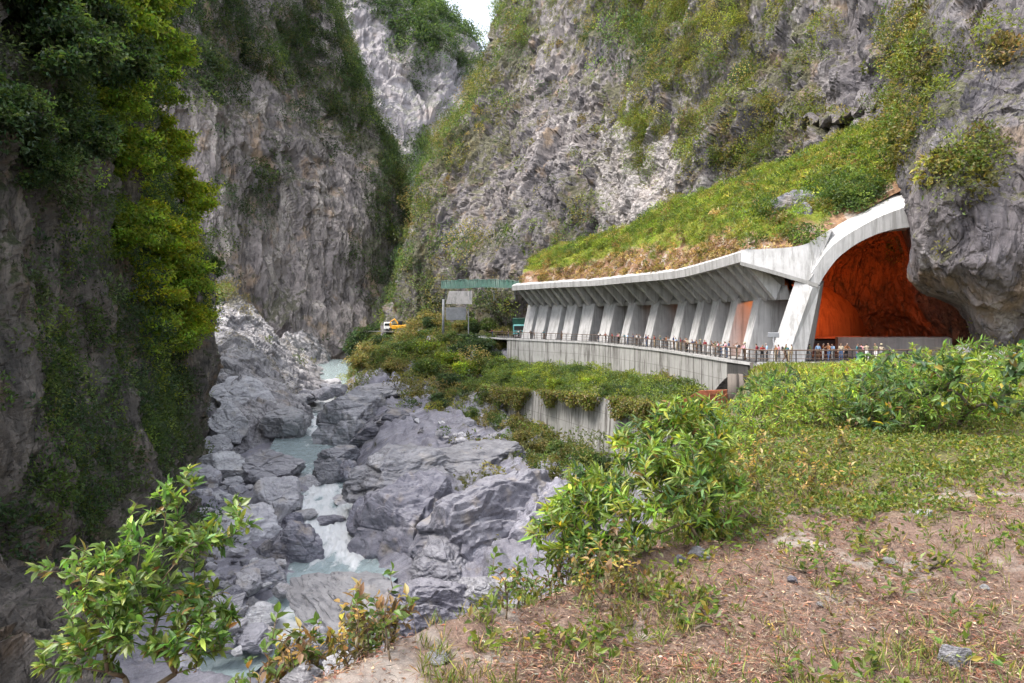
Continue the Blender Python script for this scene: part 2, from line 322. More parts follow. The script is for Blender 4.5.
RIGHT_COLS = [
 [(440, 345, 420), (450, 345, 420), (455, 240, 420), (470, 120, 420), (510, 20, 430), (560, -300, 450)],
 [(385, 352, 236), (388, 335, 235), (408, 250, 240), (440, 150, 248), (500, 45, 258), (560, -300, 300)],
 [(430, 350, 205), (432, 335, 200), (450, 250, 202), (486, 150, 208), (528, 55, 222), (590, -300, 270)],
 [(500, 345, 172), (500, 320, 170), (515, 240, 172), (540, 150, 180), (568, 60, 192), (620, -300, 245)],
 [(575, 330, 152), (575, 290, 150), (588, 215, 150), (606, 140, 156), (622, 60, 168), (665, -300, 215)],
 [(645, 320, 134), (645, 270, 132), (655, 200, 130), (668, 130, 136), (685, 55, 146), (720, -300, 190)],
 [(735, 310, 120), (735, 240, 116), (740, 170, 114), (748, 110, 118), (760, 45, 128), (790, -300, 165)],
 [(815, 290, 112), (815, 210, 105), (815, 150, 100), (822, 100, 103), (830, 40, 110), (850, -300, 140)],
 [(880, 260, 100), (878, 200, 92), (880, 145, 86), (886, 95, 88), (895, 35, 94), (910, -300, 120)],
 [(914, 255, 80), (911, 210, 69.5), (912, 150, 70), (922, 90, 73), (930, 30, 78), (945, -300, 98)],
 [(925, 282, 76), (918, 272, 68), (936, 185, 63), (945, 105, 67), (955, 30, 72), (970, -300, 90)],
 [(968, 310, 72), (964, 303, 66), (972, 215, 61), (980, 120, 64), (988, 30, 69), (1000, -300, 85)],
 [(994, 372, 71), (988, 352, 66), (1004, 240, 60.5), (1010, 130, 62), (1018, 30, 67), (1030, -300, 82)],
 [(1060, 385, 68), (1058, 360, 64), (1062, 250, 58), (1065, 130, 59), (1070, 30, 63), (1090, -300, 78)],
 [(1200, 400, 60), (1200, 360, 56), (1200, 250, 52), (1205, 120, 52), (1210, 20, 55), (1230, -300, 70)],
 [(1500, 440, 50), (1500, 360, 46), (1500, 240, 44), (1505, 100, 44), (1510, 0, 46), (1530, -300, 58)]]
def right_edge(u, v):                       # quieter where the rock meets the road and the arch
    return (1-.4*sstep(.52, .6, u))*((.12+.2*sstep(.6, .68, u))+.7*sstep(.05, .38, v)*sstep(.45, .6, u)+.9*sstep(.6, .45, u)*sstep(-.1, .2, v))
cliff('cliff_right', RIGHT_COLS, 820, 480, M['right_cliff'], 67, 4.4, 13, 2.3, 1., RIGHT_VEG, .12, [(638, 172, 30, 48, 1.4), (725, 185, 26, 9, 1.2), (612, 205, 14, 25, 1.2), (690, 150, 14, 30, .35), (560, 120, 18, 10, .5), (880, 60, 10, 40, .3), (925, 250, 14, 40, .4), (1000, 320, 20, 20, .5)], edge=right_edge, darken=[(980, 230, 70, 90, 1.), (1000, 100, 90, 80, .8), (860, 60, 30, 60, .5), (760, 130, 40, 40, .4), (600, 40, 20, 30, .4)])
# the cave behind the arch: an undercut chamber, the lamps' red glow put into the rock colour
M['cave'] = rock_mat('lamp_red_cave_rock', (.27, .105, .06), (.15, .065, .045), (.36, .15, .08), (.035, .03, .028), (.34, .10, .04), (.05, .05, .03), 7, .5, .8, .5, 0., True, .3)
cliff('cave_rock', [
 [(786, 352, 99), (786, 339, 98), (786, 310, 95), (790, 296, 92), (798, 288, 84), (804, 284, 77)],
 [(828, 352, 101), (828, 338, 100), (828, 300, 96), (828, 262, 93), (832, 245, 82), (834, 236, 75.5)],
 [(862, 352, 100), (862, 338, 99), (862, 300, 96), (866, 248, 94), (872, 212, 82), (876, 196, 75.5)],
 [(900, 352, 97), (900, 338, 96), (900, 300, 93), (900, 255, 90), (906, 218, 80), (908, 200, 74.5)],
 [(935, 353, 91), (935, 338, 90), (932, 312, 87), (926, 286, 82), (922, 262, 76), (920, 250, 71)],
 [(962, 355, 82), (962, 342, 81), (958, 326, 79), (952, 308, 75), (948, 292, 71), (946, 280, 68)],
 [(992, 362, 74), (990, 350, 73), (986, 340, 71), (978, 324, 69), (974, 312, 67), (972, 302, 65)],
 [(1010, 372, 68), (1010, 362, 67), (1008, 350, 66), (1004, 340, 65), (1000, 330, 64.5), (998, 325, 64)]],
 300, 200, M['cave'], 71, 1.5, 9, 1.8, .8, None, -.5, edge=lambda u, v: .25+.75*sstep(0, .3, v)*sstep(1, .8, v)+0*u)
# ---------------------------------------------------------------- road line (foot of the railing), from the far left to the tunnel mouth
ZR = -4.5
ROAD = np.array([(-52, 225), (-40, 205), (-16, 175), (-9, 160), (-1.4, 145), (6.8, 133), (13.1, 124), (16.6, 111), (19.6, 98), (21.0, 86.5), (21.9, 77), (22.9, 70), (23.6, 63)], float)
RC = crom(ROAD, 1200); _s = np.concatenate([[0], np.cumsum(np.linalg.norm(np.diff(RC, axis=0), axis=1))])
def road_at(s):
    p = np.array([np.interp(s, _s, RC[:, k]) for k in (0, 1)]); e = .5
    q = np.array([np.interp(s+e, _s, RC[:, k])-np.interp(s-e, _s, RC[:, k]) for k in (0, 1)]); q /= np.linalg.norm(q)
    return p, q, np.array([-q[1], q[0]])    # point, tangent towards the tunnel, normal into the hill
SEND = float(np.interp(-70, -RC[:, 1], _s))
def off(s, o, z): p, q, n = road_at(s); return np.array([p[0]+n[0]*o, p[1]+n[1]*o, z])
def s_for_px(px, o, z=0):                   # where along the road a point o metres inside the railing is seen at column px
    ss = np.linspace(40, SEND+5, 3000); X = np.array([off(a, o, z) for a in ss[::10]]); pp = 512+X[:, 0]/X[:, 1]*F
    return float(np.interp(px, pp, ss[::10]))
# ---------------------------------------------------------------- ground: terrace, banks and river bed in one sheet
def zriv(Y): return -20.2+np.clip((np.asarray(Y, float)-55)*.022, -1, 4.5)
VAL = [(345, 570, 58), (345, 540, 66), (330, 510, 77), (318, 458, 103), (345, 381, 205), (250, 640, 45), (300, 620, 48.5), (200, 560, 57), (225, 500, 75), (190, 470, 95), (225, 600, 49), (150, 660, 40), (90, 640, 42), (180, 640, 43), (255, 530, 67),
 (280, 470, 95), (300, 400, 170), (100, 600, 52), (60, 500, 80),
 (340, 375, 260), (370, 600, 51), (430, 615, 48.5), (500, 625, 47), (560, 620, 48), (640, 640, 45),
 (365, 545, 62), (430, 585, 54.5), (480, 595, 52), (540, 570, 54), (350, 478, 78), (380, 462, 79), (420, 448, 80), (470, 462, 75), (520, 478, 70), (560, 500, 64), (600, 520, 60), (440, 520, 63.5), (400, 500, 67), (380, 530, 64), (480, 540, 59),
 (352, 440, 104), (400, 428, 95), (450, 434, 90), (500, 442, 88), (560, 462, 82), (620, 482, 76),
 (315, 442, 112), (325, 402, 128), (350, 392, 134), (400, 388, 132), (430, 398, 116), (470, 418, 104), (500, 432, 99), (560, 450, 88), (610, 462, 78.5),
 (345, 385, 170), (372, 350, 195), (400, 342, 190), (440, 343, 168), (470, 350, 153), (492, 350, 147), (480, 392, 126), (380, 371, 160), (420, 372, 148), (450, 385, 133),
 (395, 331, 215), (430, 330, 190), (350, 372, 235), (368, 345, 250), (520, 420, 130), (600, 420, 110), (700, 420, 90), (760, 460, 82), (900, 440, 80), (1000, 440, 80)]
VP = np.array([at(*v) for v in VAL])
def tps_fit(P, lam=2.):
    D = np.linalg.norm(P[:, None, :2]-P[None, :, :2], axis=-1); K = D*D*np.log(D+1e-6); n = len(P); A = np.zeros((n+3, n+3)); A[:n, :n] = K+lam*np.eye(n); A[:n, n] = 1; A[:n, n+1:] = P[:, :2]; A[n, :n] = 1; A[n+1:, :n] = P[:, :2].T
    return np.linalg.solve(A, np.concatenate([P[:, 2], [0, 0, 0]]))
TW = tps_fit(VP)
def zval(x, y):
    x = np.asarray(x, float); y = np.asarray(y, float); r = TW[-3]+TW[-2]*x+TW[-1]*y
    for w, p in zip(TW, VP):
        d2 = (x-p[0])**2+(y-p[1])**2; r = r+w*.5*d2*np.log(d2+1e-6)
    return np.maximum(r, -23.5)
EX = np.array([(-30, -8.), (-2, -5.), (1.5, -2.1), (3., -1.15), (3.9, -.42), (4.3, .12), (4.8, .55), (5.8, 1.45), (8, 2.6), (12, 4.3), (25, 9.3), (45, 15.5), (63, 21.6), (66, 22.6), (70, 23.5), (200, 60)], float)
def edge_x(y): return np.interp(y, EX[:, 0], EX[:, 1])
def zter(x, y):                             # the terrace and the slope behind it
    x = np.asarray(x, float); y = np.asarray(y, float); q = np.stack([x, y, 0*x], -1)
    z = -1.7-.055*np.clip(y-9.5, 0, None)*sstep(8, 16, y)+.03*np.clip(x-3, 0, 8)*sstep(3, 7, y)+.10*fbm(q*.5, 3, 5)+.045*fbm(q*2.2, 3, 6)+.018*fbm(q*9, 3, 8)*sstep(40, 10, y)
    z = np.minimum(z, np.where(y > 60, -4.9, z)); s = np.clip(edge_x(y)-x, 0, None)
    lim = sstep(66, 71, y)*np.clip(y-66, 0, None)*2.0
    return z-.40*s-.22*s*s-lim
def ground_z(x, y):
    a = zter(x, y); b = zval(x, y); return np.maximum(a, b), sstep(-.4, .4, a-b)
gx = np.concatenate([np.arange(-700, -40, 12), np.arange(-40, 1064, 2.0), np.arange(1064, 2000, 12)]); gd = 1.35*1.0088**np.arange(0, 640); gd = gd[gd < 330]
GX, GD = np.meshgrid((gx-512)/F, gd, indexing='ij'); GX = GX*GD
Z, near = ground_z(GX, GD); P = np.stack([GX, GD, Z], -1); N = gnorm(P); N *= np.sign(N[..., 2:3])
rk = (1-near)*sstep(30, 45, GD); pxg, pyg = pix(P)
bank = sstep(300, 345, pxg+.25*(pyg-450))   # right bank carries ledges, the river bed only cobbles
dsp = rock_disp(P, 81, 1., 7., .8, 1.2); dsp2 = rock_disp(P, 83, 1., 2.2, 1., 1.)
stb = P@np.array([.32, -.25, .9]); wv = stb*.55+1.2*fbm(P/9., 2, 85); led = vnoise(np.stack([wv, 0*wv+.3, 0*wv+.6], -1), 86)+.5*vnoise(np.stack([wv*2.7, 0*wv+.3, 0*wv+.6], -1), 87)
P = P+N*(rk*(bank*(1.6*dsp+.8*led+.08*dsp2)+.40*dsp2))[..., None]
rivx = np.interp(P[..., 1], [46, 50, 58, 66, 80, 103, 125, 205, 260], [-17, -14.5, -13.0, -14.5, -17.5, -26.5, -33, -47.5, -60]); rivw = np.interp(P[..., 1], [46, 58, 80, 103, 125, 205], [3.2, 4.2, 4.3, 5.8, 4.6, 5.5])
bed = np.exp(-((P[..., 0]-rivx)/rivw)**2)*rk
P[..., 2] = np.where(GD > 40, P[..., 2]-bed*np.clip(P[..., 2]-(zriv(P[..., 1])-.9), 0, 9), P[..., 2])
N = gnorm(P); N *= np.sign(N[..., 2:3])
gveg = np.clip(.05+.35*fbm(P/6., 3, 88)+ell(pxg, pyg, [(400, 350, 60, 30, .9), (450, 380, 50, 30, .9), (560, 440, 60, 25, .8), (470, 410, 40, 20, .6), (480, 500, 30, 30, .3), (520, 470, 40, 15, .35), (600, 470, 60, 30, .7), (465, 326, 60, 12, 1.6)])*.55*rk, 0, 1)
SHEETS['ground'] = dict(P=P, N=N, px=pxg, py=pyg, veg=gveg)
t = NT('terrace_soil_and_rock'); p = t.pos()
n1 = t.noise(p, 1.1, 6, .65, .3); n2 = t.noise(p, 6., 6, .7); n3 = t.noise(p, 45., 6, .75)
soil = t.mix(t.ramp(n2, .3, .7), (.165, .102, .076), (.25, .172, .13)); soil = t.mix(t.mul(t.ramp(n3, .42, .62), .8), soil, (.085, .058, .048))
soil = t.mix(t.mul(t.ramp(n1, .55, .65), .75), soil, t.mix(n3, (.42, .38, .34), (.27, .24, .21)))
soil = t.mix(t.ramp(t.noise(p, 120., 3, .6), .62, .72), soil, (.5, .45, .40))
soil = t.mix(t.mul(t.attr('green'), t.ramp(n2, .3, .6)), soil, (.10, .10, .035))
sv = t.n('Mapping', {'Vector': t.pos((1, 1, 1), (.35, .5, .3)), 'Scale': (.1, .1, 1.)}).outputs[0]; bnd = t.noise(sv, 1.7, 6, .7, .6)
r1 = t.noise(p, .35, 5, .6); r2 = t.noise(p, 1.8, 8, .68, .5); r3 = t.noise(p, 8., 8, .7)
rock = t.mix(t.ramp(r1, .35, .65), (.235, .23, .265), (.165, .16, .195)); rock = t.mix(t.mul(t.ramp(bnd, .52, .66), .75), rock, (.36, .355, .40)); rock = t.mix(t.mul(t.ramp(bnd, .45, .32), .6), rock, (.06, .06, .085))
rock = t.mix(t.mul(t.ramp(r2, .55, .72), .5), rock, (.12, .12, .15)); rock = t.mix(t.mul(t.ramp(r2, .46, .3), .4), rock, (.45, .44, .47)); rock = t.mix(t.mul(t.ramp(t.noise(p, .6, 4, .6), .58, .7), .4), rock, (.36, .30, .22))
rock = t.mix(t.mul(t.ramp(r3, .45, .7), .28), rock, (.40, .39, .43)); rock = t.mix(t.mul(t.ramp(r3, .47, .33), .4), rock, (.07, .07, .095))
up = t.n('SeparateXYZ', {0: t.n('NewGeometry').outputs['Normal']}).outputs[2]
rock = t.mix(t.mul(t.ramp(up, .7, 1.), .25), rock, (.36, .34, .35))
vm = t.math('ADD', t.attr('veg'), t.math('SUBTRACT', t.noise(p, 1.2, 6, .7), .62)); rock = t.mix(t.ramp(vm, .12, .4), rock, t.mix(t.noise(p, 3., 3, .6), (.085, .085, .025), (.03, .035, .012)))
M['ground'] = t.fin(t.mix(t.attr('near'), rock, soil), .9, t.bump(t.math('ADD', t.mul(n3, t.attr('near')), t.mul(t.math('ADD', r3, t.mul(bnd, 1.5)), t.math('SUBTRACT', 8., t.mul(t.attr('near'), 8.)))), .022), .2)
green = np.clip(sstep(6.2, 8.2, GD+.8*fbm(P*.9, 3, 7))*1.0*near+.0, 0, 1)
o = link('ground', mesh_np('ground', P, grid_faces(len(gx), len(gd))[:, ::-1], M['ground'], attrs={'veg': gveg.ravel(), 'near': near.ravel(), 'green': green.ravel()})); tag(o, kind='structure')
# the surrounding country under everything, out to the horizon
o = link('valley_floor', mesh_np('valley_floor', [(-940, -60, -30), (940, -60, -30), (940, 960, -30), (-940, 960, -30)], np.array([[0, 1, 2, 3]]), M['bank_rock'])); tag(o, kind='structure')
# ---------------------------------------------------------------- river
ry = 40*1.006**np.arange(0, 320); ry = ry[ry < 262]; ru = np.linspace(-1, 1, 150)
cx = np.interp(ry, [40, 46, 50, 58, 66, 80, 103, 125, 205, 262], [-18, -17, -14.5, -13.0, -14.5, -17.5, -26.5, -33, -47.5, -60]); hw = np.interp(ry, [40, 46, 58, 80, 103, 125, 205], [2.5, 3.2, 4.6, 5, 7.5, 6, 8])
RX = cx[:, None]+hw[:, None]*ru[None, :]; RY = np.repeat(ry[:, None], 150, 1); q = np.stack([RX, RY, 0*RX], -1)
pxr, pyr = 512+RX/RY*F, HY-zriv(RY)/RY*F
foam = np.clip(ell(pxr, pyr, [(335, 528, 26, 26, 1.), (318, 505, 20, 10, .8), (345, 550, 25, 14, .9), (270, 632, 30, 14, .9), (300, 615, 20, 8, .4), (315, 400, 25, 12, .9), (305, 478, 18, 8, .4), (322, 492, 22, 10, .8), (318, 425, 14, 14, .6)])*1.25+.55*fbm(q*np.array([.9, .32, 1]), 4, 101)-.12, 0, 1)
RZ = zriv(RY)+.10*fbm(q*.7, 3, 102)+foam*(.30*ridged(q*np.array([.8, .45, 1]), 4, 103)+.12)+.02*fbm(q*3, 2, 104)
t = NT('river_water'); p = t.pos(); f = t.ramp(t.math('ADD', t.attr('foam'), t.math('MULTIPLY', t.math('SUBTRACT', t.noise(t.pos((1, .45, 1)), 2.2, 7, .7, .8), .5), 1.1)), .12, .7)
b = t.n('BsdfPrincipled', {'Base Color': t.mix(f, (.28, .345, .35), (.62, .63, .63)), 'Roughness': t.n('MapRange', {'Value': f, 'To Min': .12, 'To Max': .6}).outputs[0], 'Specular IOR Level': .45, 'Normal': t.bump(t.noise(t.pos((1, .5, 1)), 2.5, 7, .65, .6), .16)})
t.t.links.new(b.outputs[0], t.out.inputs[0]); M['water'] = t.m
o = link('river', mesh_np('river', np.stack([RX, RY, RZ], -1), grid_faces(len(ry), 150)[:, ::-1], M['water'], attrs={'foam': foam.ravel()})); tag(o, kind='structure')
# ---------------------------------------------------------------- the open-sided rock shed over the road
M['conc'] = concrete('pale_concrete', (.50, .49, .485), (.22, .215, .20), .6)
M['conc_soffit_shade'] = concrete('shade_toned_soffit', (.34, .33, .315), (.20, .19, .18), .4)  # darker than the ribs: shade between them put into the colour
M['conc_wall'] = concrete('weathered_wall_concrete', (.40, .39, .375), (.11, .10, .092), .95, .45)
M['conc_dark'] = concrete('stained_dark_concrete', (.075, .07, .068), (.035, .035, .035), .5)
M['inner'] = concrete('lining_concrete', (.42, .27, .23), (.25, .14, .12), .4)
M['asphalt'] = plain('asphalt', (.07, .068, .065), .85, .2, 3.)
M['rail'] = plain('brown_rail_paint', (.13, .085, .06), .5, .2, 8., obj=False); M['post'] = plain('dark_post_paint', (.045, .04, .04), .5, .2, 8., obj=False)
PIER_PX = [525, 537, 550.5, 565, 582, 602, 622, 645, 671, 689, 703, 721, 742]
PS = [s_for_px(p, 2.6) for p in PIER_PX]
S0 = s_for_px(513.5, .6); S1 = s_for_px(741, .6)
gal = thing('rock_shed', off((S0+S1)/2, 6, ZR), 'long pale concrete rock shed with leaning piers, ribbed canopy and great arched end', 'gallery')
def run(prof, s0, s1, n, zoff=0):           # sweep a section [(offset, z)] along the road line
    return MB().loft([[off(a, o, z+zoff) for o, z in prof] for a in np.linspace(s0, s1, n)])
EZP = crom(np.array([(513, 4.72), (560, 4.88), (606, 4.85), (645, 4.74), (679, 4.64), (703, 4.86), (722, 5.05), (743, 5.3), (760, 5.45)]), 200)
def ez(a): p = off(a, .6, 0); return float(np.interp(512+p[0]/p[1]*F, EZP[:, 0], EZP[:, 1]))
RL = []
for a in np.linspace(S0, S1-.2, 60):
    m = np.interp(a, [S1-16, S1-9], [14, 5.4]); RL.append([off(a, o, z) for o, z in [(1.25, ez(a)+.75), (.72, ez(a)+.6), (.75, ez(a)+.9), (.95, ez(a)+1.05), (1.9, ez(a)+1.3), (m, 7.0), (m, 2.75), (m*.9, 2.75), (4.9, 2.9)]])
MB().loft(RL).obj('roof_slab', M['conc_soffit_shade'], gal)
MB().loft([[off(a, o, ez(a)+z) for o, z in [(.62, 0), (.52, .02), (.42, .95), (.62, 1.15), (1.7, 1.5), (2.1, 1.5), (1.5, .7), (1.3, .08)]] for a in np.linspace(S0-.3, S1+.25, 80)]).obj('edge_beam', M['conc'], gal)
for i, a in enumerate(PS):
    w = float(np.interp(PIER_PX[i], [525, 671, 742], [1.5, 1.2, .85])); L = [[off(a+sx*w, o, z) for sx, o, z in ((-1, 2.6, ZR-.4), (1, 2.6, ZR-.4), (1, 7.4, ZR-.4), (-1, 7.4, ZR-.4))], [off(a+sx*w, o, z) for sx, o, z in ((-1, 4.28, 1.9), (1, 4.28, 1.9), (1, 8.4, 2.8), (-1, 8.4, 2.8))]]
    MB().loft(L).obj('pier', M['conc'], gal, bev=.03)
rs = []
for a, b in zip([PS[0]-4.2]+PS, PS+[S1-.4]): rs += list(np.linspace(a, b, 3)[:-1])
for a in [q for q in rs if q < S1-.6]+[S1-.3]:
    w = .34; e_ = ez(a); L = [[off(a+sx*w, o, z) for sx, o, z in ((-1, 1.0, e_+.05), (1, 1.0, e_+.05), (1, 1.2, e_+.8), (-1, 1.2, e_+.8))], [off(a+sx*w, o, z) for sx, o, z in ((-1, 4.3, 1.5), (1, 4.3, 1.5), (1, 4.9, 3.0), (-1, 4.9, 3.0))]]
    if a < S0+.3: continue
    MB().loft(L).obj('rib', M['conc'], gal)
run([(4.45, 1.55), (4.45, 2.1), (5.2, 3.0), (5.6, 1.55)], S0+.3, S1+.6, 50).obj('pier_beam', M['conc_soffit_shade'], gal)
run([(13, ZR-.3), (13, 2.74), (13.6, 2.74), (13.6, ZR-.3)], S0-6, S1-13, 40).obj('inner_wall', M['inner'], gal)
wt_ = crom(np.array([(741, 249.8, 73.5), (772, 248.6, 73.1), (801, 245.5, 72.8), (816, 238.5, 73.0), (833, 228, 73.6)], float), 16); wb_ = crom(np.array([(741, 262, 73.2), (772, 270, 72.75), (799, 279, 72.3), (808, 281, 72.2), (815, 271, 72.3)], float), 16); bk_ = np.array([.5, 1.6, .1])
MB().loft([[at(*p), at(*q), at(*q)+bk_, at(*p)+bk_] for p, q in zip(wt_, wb_)]).obj('wing_wall', M['conc'], gal)
lw = [(740, 261.2, 73.0), (778, 271.8, 72.5), (818, 283.5, 72.0), (818, 287.5, 72.0), (778, 275.5, 72.5), (740, 265, 73.0)]
MB().loft([[at(x, y, d) for x, y, d in lw], [at(x, y, d)+np.array([.6, 1.2, 0]) for x, y, d in lw]]).obj('ledge_beam', M['conc_soffit_shade'], gal)
AO = [(806, 281), (812, 272), (819, 262), (827, 251), (837, 242), (849, 233.5), (862, 226), (877, 218), (893, 211.5), (909, 206), (927, 201.5)]
AI = [(818, 287), (823, 278), (829, 269), (837, 259), (847, 250.5), (858, 243), (870, 237), (883, 232), (896, 229), (909, 227.2), (927, 226.5)]
AB = [(802, 244), (809, 241), (816, 237.5), (823, 233), (830, 228.5), (839, 223.5), (851, 217), (864, 210), (877, 203), (891, 196), (909, 189)]
AO, AI, AB = (crom(np.array(q, float), 40) for q in (AO, AI, AB)); arch = MB(); LP = []
for o_, i_, b_ in zip(AO, AI, AB):
    j = at(*i_, 72.3)+np.array([.9, 4.2, .1]); LP.append([at(*i_, 72.3), at(*o_, 72.3), at(*b_, 75.6), at(*b_, 75.6)+np.array([.5, 2., .1]), j])
arch.loft(LP).obj('arch_ring', M['conc'], gal)
leg = MB(); bt = [(766.5, 366, 71.6), (784, 368, 70.9), (803.5, 366, 71.3), (811, 362, 75), (780, 361, 76)]; tp = [(796, 278.5, 72.6), (812.5, 287.3, 71.9), (820, 286.5, 72.3), (824, 281, 76), (803, 276, 76)]
leg.loft([[at(*q) for q in bt], [at(*q) for q in tp]]).obj('arch_leg', M['conc'], gal)
# roadway
R1 = s_for_px(430, 0)
pts = [off(a, 0, 0) for a in np.linspace(20, SEND, 60)]; pin = [off(a, 13.2, 0) for a in np.linspace(20, SEND-14, 60)]
ring = [(p[0], p[1], ZR) for p in pts]+[(34, 69.6, ZR), (46, 70.5, ZR), (62, 68, ZR), (62, 104, ZR), (36, 104, ZR)]+[(p[0], p[1], ZR) for p in pin[::-1]]
mb = MB(); mb.add(ring, [tuple(range(len(ring)))]); o = mb.obj('road', M['asphalt']); tag(o, kind='structure')
# retaining walls
rw = link('retaining_wall', None); tag(rw, 'tall stained concrete wall under the road railing with faint formwork joints', 'wall')
W0 = s_for_px(507, 0); W1 = s_for_px(748, 0)
def sec(a, zb, wd): return [off(a, 0, ZR+.02), off(a, 0, zb), off(a, wd, zb), off(a, wd, ZR+.02)]
WL = [sec(a, -12.5, 1.) for a in np.linspace(W0, s_for_px(699, 0), 60)]+[sec(s_for_px(p, 0), z, w_) for p, z, w_ in ((704, -10, 1.6), (712, -8.6, 2.5), (720, -7.2, 3.2), (727, -6.35, 3.6))]
me = MB().loft(WL).mesh('retaining_wall', M['conc_wall']); bpy.data.objects.remove(rw)
rw = link('retaining_wall', me); tag(rw, 'tall stained concrete wall under the road railing with faint formwork joints', 'wall')
run([(-.12, ZR-.02), (-.12, ZR-.3), (.55, ZR-.3), (.55, ZR-.02)], W0-14, SEND, 60).obj('coping', M['conc'], rw)
M['conc_stub'] = concrete('brownish_concrete', (.17, .145, .125), (.08, .07, .065), .6)
bk = thing('balcony_block', at(738, 376, 71.5), 'dark stained concrete block under the corner of the railing, carried on stub columns', 'balcony')
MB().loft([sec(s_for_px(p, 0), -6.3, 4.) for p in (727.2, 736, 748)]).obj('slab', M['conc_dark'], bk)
for px in (733, 742): MB().tube([at(px, 374, 72.8), at(px, 408, 72.8)], .52, 14).obj('stub_column', M['conc_stub'], bk, True)
MB().loft([[at(x, y, d) for x, y, d in ((750, 362.5, 70.1), (753.5, 362.5, 69.9), (754, 362.5, 71), (750.5, 362.5, 71))], [at(x, y, d) for x, y, d in ((750, 404, 70.1), (753.5, 404, 69.9), (754, 404, 71), (750.5, 404, 71))]]).obj('end_pilaster', M['conc_stub'], bk)
rp = [at(668, 408, 69), at(700, 391, 70.5), at(727, 390, 71.5), at(729, 425, 71.5), at(700, 430, 70.5), at(668, 432, 69)]
M['rust'] = plain('rusty_red_wall', (.24, .075, .035), .85, .35, 2., bump=.05)
o = MB().loft([rp, [p+np.array([.2, .6, 0]) for p in rp]]).obj('low_wall', M['rust']); tag(o, 'low rust-red wall below the stained balcony block', 'wall')
lo_top = [(478, 385, 126), (500, 390, 116), (530, 391, 104), (560, 394, 95), (590, 397, 87), (620, 400, 80), (645, 404, 74), (670, 408, 69)]
Lw = []
for x, y, d in crom(np.array(lo_top, float), 50):
    a = at(x, y, d); Lw.append([a, a+np.array([-.4, -.5, -9.5]), a+np.array([1.2, 1., -9.5]), a+np.array([1.0, .8, 0])])
o = MB().loft(Lw).obj('retaining_wall', M['conc_wall']); tag(o, 'lower grey stained wall above the river rocks, half hidden by hanging plants', 'wall')
# planted shelf between the two walls
SH = []
for (x, y, d), a in zip(crom(np.array(lo_top, float), 60), np.linspace(s_for_px(496, 0), s_for_px(706, 0), 60)):
    p0 = at(x, y, d)+np.array([.5, .4, 0]); p1 = off(a, .2, -9.6 if a > W0 else -10.2); SH.append([p0*(1-u)+p1*u+np.array([0, 0, .5*math.sin(math.pi*u)]) for u in np.linspace(0, 1, 24)])
SH = np.array(SH); SH[..., 2] += .35*fbm(SH*.5, 3, 120)
M['shelf'] = plain('mossy_earth', (.10, .095, .04), .95, .4, 1.5, bump=.1, obj=False)
o = link('ledge', mesh_np('ledge', SH, grid_faces(60, 24), M['shelf'])); tag(o, kind='structure')
NS = gnorm(SH); NS *= np.sign(NS[..., 2:3]); SHEETS['ledge'] = dict(P=SH, N=NS, px=pix(SH)[0], py=pix(SH)[1], veg=np.ones(SH.shape[:2]))
# earth and grass heaped on the canopy
GT_lo = [(522, 281, 149), (556, 280, 137), (594, 278.5, 123.5), (626, 274.5, 110), (659, 268.5, 98.5), (681, 264, 89), (702, 259, 84), (722, 254.5, 80), (743, 250.5, 74.3), (772, 249.8, 74.0), (801, 247, 73.8), (824, 234.5, 74.8), (842, 223, 75.4), (866, 209.5, 75.2), (892, 195, 75), (914, 185, 74.5)]
GT_up = [(530, 262, 160), (556, 250, 148), (595, 238, 136), (630, 226, 128), (665, 210, 122), (690, 200, 118), (715, 190, 114), (740, 181, 110), (765, 171, 106), (790, 162, 103), (815, 151, 99), (835, 142, 96), (852, 135, 93), (868, 129, 90), (885, 125, 87), (905, 122, 83)]
A0 = crom(np.array(GT_lo, float), 260); AE = [(q, ez(s_for_px(q, 1.5))) for q in range(518, 748, 6)]; A1 = crom(np.array(GT_up, float), 260); GR = []
for l, u in zip(A0, A1):
    p0 = at(*l)
    if l[0] < 746:
        a_ = s_for_px(l[0], 1.5); p0 = off(a_, 1.35, np.interp(l[0], [q[0] for q in AE], [q[1] for q in AE])+1.25)
    p1 = at(*u)+np.array([1.5, 1.5, .8]); GR.append([p0*(1-k)+p1*k+np.array([0, 0, 1.3*math.sin(math.pi*k**.7)]) for k in np.linspace(0, 1, 90)])
GR = np.array(GR); kk = np.linspace(0, 1, 90)[None, :]; NG = gnorm(GR); NG *= np.sign(NG[..., 2:3]); GR += NG*((.9*fbm(GR*.16, 3, 130)+.45*fbm(GR*.6, 3, 131))*np.clip(kk*5, 0, 1))[..., None]
t = NT('grassy_rubble'); p = t.pos(); n = t.noise(p, .5, 6, .65); n2 = t.noise(p, 3., 6, .7)
low = t.mix(t.ramp(n2, .35, .65), (.28, .17, .10), (.17, .10, .065)); low = t.mix(t.ramp(n, .5, .62), low, (.33, .28, .24))
M['heap'] = t.fin(t.mix(t.ramp(t.math('ADD', t.attr('veg'), t.mul(t.math('SUBTRACT', n, .5), .5)), .25, .45), low, t.mix(n2, (.10, .12, .02), (.20, .22, .03))), .95, t.bump(n2, .15), .2)
gv = np.clip(np.repeat(kk, 260, 0)*np.interp(pix(GR)[0], [690, 775], [1.5, 4.])+.2*fbm(GR*.25, 3, 133), 0, 1)
o = link('slope', mesh_np('slope', GR, grid_faces(260, 90), M['heap'], attrs={'veg': gv.ravel()})); tag(o, kind='structure')
NG = gnorm(GR); NG *= np.sign(NG[..., 2:3]); SHEETS['slope'] = dict(P=GR, N=NG, px=pix(GR)[0], py=pix(GR)[1], veg=gv)
